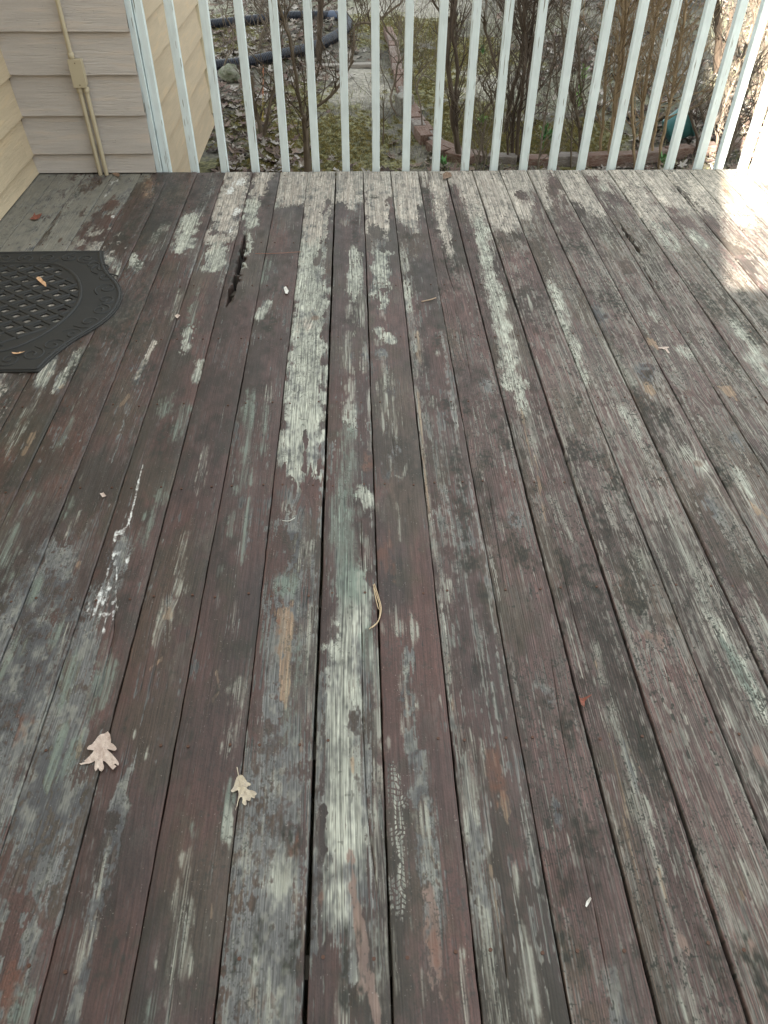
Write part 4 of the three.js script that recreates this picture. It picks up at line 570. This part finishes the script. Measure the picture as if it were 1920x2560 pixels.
{
  const bricks = [stoneTex([98, 70, 58], [126, 108, 98], 21), stoneTex([130, 118, 110], [100, 80, 70], 22), stoneTex([92, 64, 52], [124, 108, 98], 23), stoneTex([136, 128, 121], [104, 94, 87], 24)], bg = new RoundedBoxGeometry(0.198, 0.075, 0.092, 2, 0.006), r = mulberry(66);
  const e = thing('brick_edging', 'low brick garden edging curving round a bed beyond the railing', 'brick edging');
  const row = (pxs, lift, off = 0) => { const c = new THREE.CatmullRomCurve3(pxs.map(([u, v]) => { const q = gAt(u, v, GY + 0.05); return q; })), n = Math.floor(c.getLength() / 0.208); for (let i = 0; i < n; i++) { const t = (i + 0.5) / n, p = c.getPointAt(t), d = c.getTangentAt(t), m = part(e, 'brick', bg, bricks[Math.floor(r() * 4)]); m.position.set(p.x + (r() - 0.5) * 0.016, GY + lift + 0.012 * r(), p.z + (r() - 0.5) * 0.016); m.rotation.set((r() - 0.5) * 0.1, Math.atan2(-d.z, d.x) + (r() - 0.5) * 0.12, (r() - 0.5) * 0.08); } };
  row([[972, 70], [982, 110], [990, 150], [998, 195], [1012, 235], [1030, 268], [1050, 300], [1072, 328], [1095, 350], [1130, 368], [1190, 384], [1260, 392], [1340, 394], [1440, 392], [1540, 388], [1640, 380], [1730, 368], [1830, 356], [1920, 346]], 0.022);
  row([[1004, 205], [1016, 245], [1032, 290], [1052, 326], [1066, 346]], 0.03);
  row([[1072, 352], [1120, 380], [1190, 398]], 0.02);
}
// ---- tipped plastic pot
{
  const pr = [[0.0, 0], [0.085, 0], [0.095, 0.012], [0.118, 0.16], [0.132, 0.165], [0.134, 0.19], [0.126, 0.192], [0.12, 0.175], [0.09, 0.02], [0.0, 0.014]].map(([x, y]) => new THREE.Vector2(x, y));
  const q = gAt(1700, 352), o = thing('plant_pot', 'teal plastic plant pot tipped on its side by the bricks', 'pot'); o.position.set(q.x - 0.14, GY + 0.075, q.z + 0.05); o.rotation.set(0.3, 0.15, -1.05); o.scale.setScalar(0.9);
  part(o, 'shell', new THREE.LatheGeometry(pr, 40), std({ color: srgb(58, 112, 112), roughness: 0.45, side: THREE.DoubleSide }));
  part(o, 'rim_band', new THREE.TorusGeometry(0.131, 0.006, 8, 40).rotateX(Math.PI / 2).translate(0, 0.188, 0), std({ color: srgb(150, 150, 132), roughness: 0.5 }));
}
// ---- marker stake
{ const a = gAt(655, 310), b = pix(658, 163, 2, a.z); const o = thing('marker_stake', 'thin orange and yellow plastic marker stake in the leaves', 'stake'); a.y -= 0.05; const mid = a.clone().lerp(b, 0.55); part(o, 'rod', tubeGeo([a, mid], 0.0036, 8), std({ color: srgb(206, 178, 96), roughness: 0.5 })); part(o, 'rod_top', tubeGeo([mid, b], 0.0037, 8), std({ color: srgb(214, 140, 104), roughness: 0.5 })); }

// ---- bare shrubs. Main stems follow pixel paths standing at one distance, twigs branch off them.
const bark = [stoneTex([84, 72, 58], [118, 104, 88], 31), stoneTex([104, 92, 80], [138, 126, 112], 32), stoneTex([74, 62, 52], [104, 90, 76], 33), stoneTex([138, 116, 88], [170, 150, 120], 34)];
const shrubGroup = 'bare shrubs beyond the railing';
function shrub(label, seed, stems, twigs, matI, spreadDown = true) {
  const r = mulberry(seed), t = thing('bare_shrub', label, 'shrub', shrubGroup), tw = [];
  const mean = new THREE.Vector3(); 
  for (const [w0, w1, path, zoff = 0] of stems) {
    const base = gAt(path[0], path[1]), pts = [];
    for (let i = 0; i < path.length; i += 2) { const q = pix(path[i], path[i + 1], 2, base.z + zoff + 0.05 * vn(i * 1.7 + seed, 3) * (i ? 1 : 0)); pts.push(q); }
    if (spreadDown) pts[0].y -= 0.03;
    // continue the stem above the frame
    const n = pts.length, d = new THREE.Vector3().subVectors(pts[n - 1], pts[n - 2]).normalize(); if (path[path.length - 1] < 8) { d.lerp(new THREE.Vector3(0, 1, 0), 0.5).normalize(); pts.push(pts[n - 1].clone().addScaledVector(d, 0.3), pts[n - 1].clone().addScaledVector(d, 0.6).add(new THREE.Vector3((r() - 0.5) * 0.2, 0, (r() - 0.5) * 0.2))); }
    const c = new THREE.CatmullRomCurve3(pts), m = Math.max(10, Math.floor(c.getLength() / 0.045)), P = c.getPoints(m);
    P.forEach((p, i) => { if (i) { p.x += 0.006 * vn(i * 0.6 + seed, 1); p.z += 0.006 * vn(i * 0.6 + seed, 7); } });
    const R = P.map((_, i) => lerp(w0, w1, i / m) * (1 + 0.12 * vn(i * 0.7, seed)));
    part(t, 'stem', tubeGeo(P, R, 8), bark[matI]);
    const nt = Math.round(twigs * 1.5 * (0.5 + c.getLength()));
    for (let k = 0; k < nt; k++) { const f = 0.12 + 0.86 * r(), p0 = c.getPoint(f), dir = new THREE.Vector3((r() - 0.5) * 1.7, 0.35 + r() * 0.9, (r() - 0.5) * 1.7).normalize(); branch(tw, p0, dir, 0.14 + 0.34 * r(), Math.min(lerp(w0, w1, f) * 0.5, 0.0048), r, 2); }
  }
  if (tw.length) part(t, 'twigs', mergeGeometries(tw), bark[matI]).userData.kind = 'stuff';
  return t;
}
function branch(out, p, d, L, w, r, depth) {
  const pts = [p.clone()], n = 6, q = p.clone(), dd = d.clone(); for (let i = 0; i < n; i++) { dd.add(new THREE.Vector3((r() - 0.5) * 0.5, (r() - 0.3) * 0.3, (r() - 0.5) * 0.5)).normalize(); q.addScaledVector(dd, L / n); pts.push(q.clone()); }
  out.push(tubeGeo(pts, pts.map((_, i) => Math.max(0.0009, w * (1 - 0.75 * i / n))), 5));
  if (depth > 0 && L > 0.09) for (let i = 0; i < 2; i++) { const k = 2 + Math.floor(r() * 4), nd = dd.clone().add(new THREE.Vector3((r() - 0.5) * 1.6, (r() - 0.2) * 0.8, (r() - 0.5) * 1.6)).normalize(); branch(out, pts[k], nd, L * (0.4 + 0.3 * r()), w * 0.6, r, depth - 1); }
}
shrub('bare shrub with forked trunk close behind the deck edge', 11, [[0.026, 0.017, [768, 440, 766, 380, 764, 320, 762, 288]], [0.013, 0.007, [768, 440, 764, 320, 756, 280, 745, 240, 738, 180, 728, 110, 712, 60, 694, 0]], [0.012, 0.006, [768, 440, 766, 320, 775, 280, 800, 262, 838, 226, 860, 190, 885, 150]]], 5, 0);
shrub('bare shrub splitting low among brown leaves near the wall', 12, [[0.02, 0.012, [655, 340, 648, 310, 640, 280, 632, 240, 628, 190]], [0.013, 0.007, [655, 340, 672, 275, 686, 220, 696, 170, 702, 110, 690, 40, 680, 0]], [0.006, 0.003, [655, 340, 672, 312, 690, 292, 704, 276]]], 6, 0);
shrub('thin twiggy shrub arching over the corrugated pipe', 13, [[0.008, 0.004, [548, 185, 566, 150, 582, 118, 580, 70, 566, 40, 570, 0]], [0.008, 0.005, [640, 130, 655, 85, 668, 50, 640, 20, 636, 0]], [0.009, 0.005, [640, 135, 650, 110, 662, 88, 690, 66, 660, 30, 640, 10]], [0.007, 0.004, [690, 120, 668, 70, 650, 35, 660, 0]], [0.01, 0.006, [610, 60, 596, 30, 580, 0]], [0.008, 0.004, [735, 120, 722, 70, 712, 30, 706, 0]]], 8, 1);
shrub('straight brown trunk rising beside the pipe bend', 14, [[0.028, 0.026, [797, 150, 797, 110, 799, 60, 803, 0]], [0.018, 0.014, [772, 165, 770, 110, 766, 50, 762, 0]], [0.006, 0.003, [797, 150, 806, 20, 830, 0]]], 4, 2);
shrub('bare shrub with a long elbowed branch above the soil', 15, [[0.011, 0.008, [874, 172, 881, 140, 884, 100, 887, 66, 905, 58, 935, 55, 960, 40, 985, 20, 1008, 0]], [0.007, 0.004, [934, 120, 926, 70, 920, 30, 918, 0]], [0.006, 0.003, [874, 172, 895, 50, 888, 0]], [0.006, 0.003, [960, 360, 958, 300, 956, 240]]], 6, 0);
shrub('slender shrub standing in front of the brick curve', 16, [[0.009, 0.005, [1000, 290, 975, 250, 985, 210, 992, 170, 998, 145, 990, 105, 965, 70, 950, 40]], [0.007, 0.004, [998, 165, 1012, 120, 1000, 80, 985, 50, 975, 0]], [0.006, 0.003, [1060, 340, 1048, 250, 1036, 200, 1060, 170, 1090, 140]], [0.006, 0.003, [1040, 240, 1052, 190, 1090, 205, 1120, 225]]], 8, 1);
shrub('dark two stemmed shrub at the brick corner', 17, [[0.02, 0.011, [1152, 410, 1140, 350, 1132, 300, 1133, 250, 1122, 190, 1118, 120, 1126, 60, 1132, 0]], [0.013, 0.009, [1152, 410, 1140, 320, 1141, 250, 1143, 150, 1132, 95, 1136, 40, 1140, 0]], [0.007, 0.004, [1140, 262, 1150, 225, 1162, 200]], [0.007, 0.004, [1132, 95, 1158, 55, 1180, 20, 1195, 0]], [0.012, 0.008, [1112, 60, 1098, 30, 1082, 0]]], 7, 2);
shrub('leaning shrub with crossing limbs over the sandy patch', 18, [[0.014, 0.009, [1255, 260, 1248, 200, 1238, 160, 1225, 110, 1212, 70, 1210, 40]], [0.009, 0.005, [1190, 310, 1212, 275, 1228, 250, 1208, 215, 1226, 175]], [0.006, 0.004, [1245, 330, 1230, 255, 1226, 220, 1214, 200]], [0.007, 0.004, [1262, 300, 1240, 240, 1220, 215]], [0.006, 0.003, [1225, 100, 1258, 80, 1266, 50, 1240, 0]]], 9, 0);
shrub('dense clump of upright brown stems past the bricks', 19, [[0.016, 0.009, [1262, 330, 1275, 260, 1292, 190, 1303, 150, 1308, 90, 1302, 50, 1296, 0]], [0.012, 0.008, [1290, 410, 1295, 330, 1305, 240, 1312, 160, 1316, 90, 1310, 40, 1312, 0]], [0.012, 0.007, [1278, 405, 1282, 340, 1284, 290, 1300, 220, 1318, 140, 1330, 70, 1336, 0]], [0.01, 0.006, [1300, 410, 1306, 350, 1314, 300, 1318, 230, 1320, 170, 1345, 60, 1352, 0]], [0.008, 0.005, [1272, 410, 1270, 360, 1280, 310]]], 9, 2);
shrub('tall thin shrub with curved dark limbs and green shoots', 20, [[0.014, 0.009, [1448, 405, 1452, 340, 1444, 290, 1430, 245, 1424, 225]], [0.009, 0.006, [1470, 300, 1455, 240, 1448, 185, 1446, 120, 1436, 60, 1440, 0]], [0.012, 0.009, [1412, 180, 1410, 110, 1404, 50, 1402, 0]], [0.007, 0.004, [1362, 260, 1378, 190, 1388, 110, 1372, 70, 1350, 40]], [0.006, 0.003, [1428, 420, 1430, 340, 1432, 270, 1446, 180]]], 9, 0);
shrub('cluster of tall straw brown stalks behind the right balusters', 21, [[0.012, 0.009, [1540, 400, 1538, 320, 1540, 240, 1556, 150, 1562, 60, 1566, 0]], [0.01, 0.008, [1520, 410, 1530, 330, 1535, 260, 1548, 150, 1556, 60, 1558, 0]], [0.012, 0.008, [1606, 380, 1604, 300, 1612, 220, 1630, 110, 1640, 40, 1648, 0]], [0.009, 0.007, [1500, 400, 1508, 300, 1514, 180, 1520, 80, 1526, 0]], [0.009, 0.006, [1590, 420, 1585, 340, 1580, 260, 1590, 180, 1600, 100, 1610, 0]], [0.01, 0.007, [1648, 415, 1660, 330, 1680, 230, 1696, 130, 1710, 50, 1716, 0]], [0.009, 0.006, [1630, 400, 1640, 310, 1655, 220, 1672, 120, 1690, 0]]], 10, 3);
shrub('dark trunked shrub where the sunlit ground begins', 22, [[0.03, 0.024, [1795, 200, 1792, 150, 1796, 100, 1794, 50, 1790, 0]], [0.018, 0.012, [1870, 200, 1872, 130, 1884, 60, 1900, 0]], [0.012, 0.008, [1795, 180, 1812, 110, 1822, 70, 1826, 30]], [0.01, 0.006, [1750, 390, 1742, 340, 1728, 300, 1716, 270]], [0.008, 0.005, [1830, 380, 1845, 300, 1862, 230, 1880, 150]]], 9, 2);
shrub('tangled grey shrub beside the corner post', 23, [[0.014, 0.009, [1780, 330, 1760, 290, 1745, 255, 1735, 220]], [0.012, 0.007, [1790, 380, 1800, 310, 1815, 250, 1850, 160, 1880, 60]], [0.012, 0.007, [1880, 330, 1890, 250, 1905, 170, 1915, 90]], [0.009, 0.005, [1820, 400, 1838, 330, 1850, 280]]], 12, 1);
shrub('wiry shrub filling the gap before the sandy ground', 24, [[0.008, 0.005, [1190, 430, 1196, 390, 1206, 350, 1214, 300]], [0.007, 0.004, [1205, 430, 1212, 395, 1200, 350]], [0.007, 0.004, [1345, 430, 1350, 380, 1356, 330, 1368, 260]], [0.006, 0.004, [1400, 330, 1396, 250, 1390, 180, 1384, 100]]], 10, 1);
// ---- green weeds
const weedLeaf = (() => { const s = new THREE.Shape(); s.moveTo(0, 0); s.quadraticCurveTo(0.012, 0.012, 0, 0.036); s.quadraticCurveTo(-0.012, 0.012, 0, 0); const g = new THREE.ShapeGeometry(s, 5); const p = g.attributes.position; for (let i = 0; i < p.count; i++) p.setZ(i, 0.5 * p.getX(i) ** 2 * 60 - 6 * p.getY(i) ** 2); g.computeVertexNormals(); return g; })();
const weedM = [std({ color: srgb(122, 158, 78), roughness: 0.6, side: THREE.DoubleSide }), std({ color: srgb(96, 142, 84), roughness: 0.6, side: THREE.DoubleSide })];
function weed(label, u, v, hgtPx, n, seed, m) {
  const r = mulberry(seed), b = gAt(u, v), top = pix(u, v - hgtPx, 2, b.z), t = thing('weed', label, 'weed', 'green weeds in the yard'), Ht = top.y - b.y; t.position.copy(b);
  part(t, 'stalk', tubeGeo([new THREE.Vector3(0, -0.02, 0), new THREE.Vector3(0.01, Ht * 0.5, 0), new THREE.Vector3(0, Ht, 0.01)], 0.0022, 6), weedM[m]);
  const g = []; for (let i = 0; i < n; i++) { const q = weedLeaf.clone(), f = 0.25 + 0.75 * r(), s = 0.8 + 0.9 * r(); q.scale(s, s, s); q.rotateX(0.5 + 0.8 * r()); q.rotateY(r() * 6.28); q.translate(0.02 * (r() - 0.5), Ht * f, 0.02 * (r() - 0.5)); g.push(q); }
  const m2 = part(t, 'leaves', mergeGeometries(g), weedM[m]); m2.userData.kind = 'stuff';
}
weed('bright green leafy weed behind the brick edging', 1355, 372, 55, 46, 1, 1); weed('low green weed with broad leaves beside the bricks', 1375, 360, 24, 30, 2, 1); weed('yellow green shoots on a tall thin stem', 1438, 300, 135, 34, 3, 0); weed('small pale green weed under the leaning shrub', 1205, 315, 18, 26, 4, 0); weed('green sprig between pot and deck edge', 1655, 420, 30, 20, 5, 1); weed('faint green tuft in far dry grass', 1205, 140, 22, 24, 6, 1); weed('tiny weed at the foot of the dark shrub', 1110, 425, 24, 18, 7, 1);

renderer.render(scene, camera);
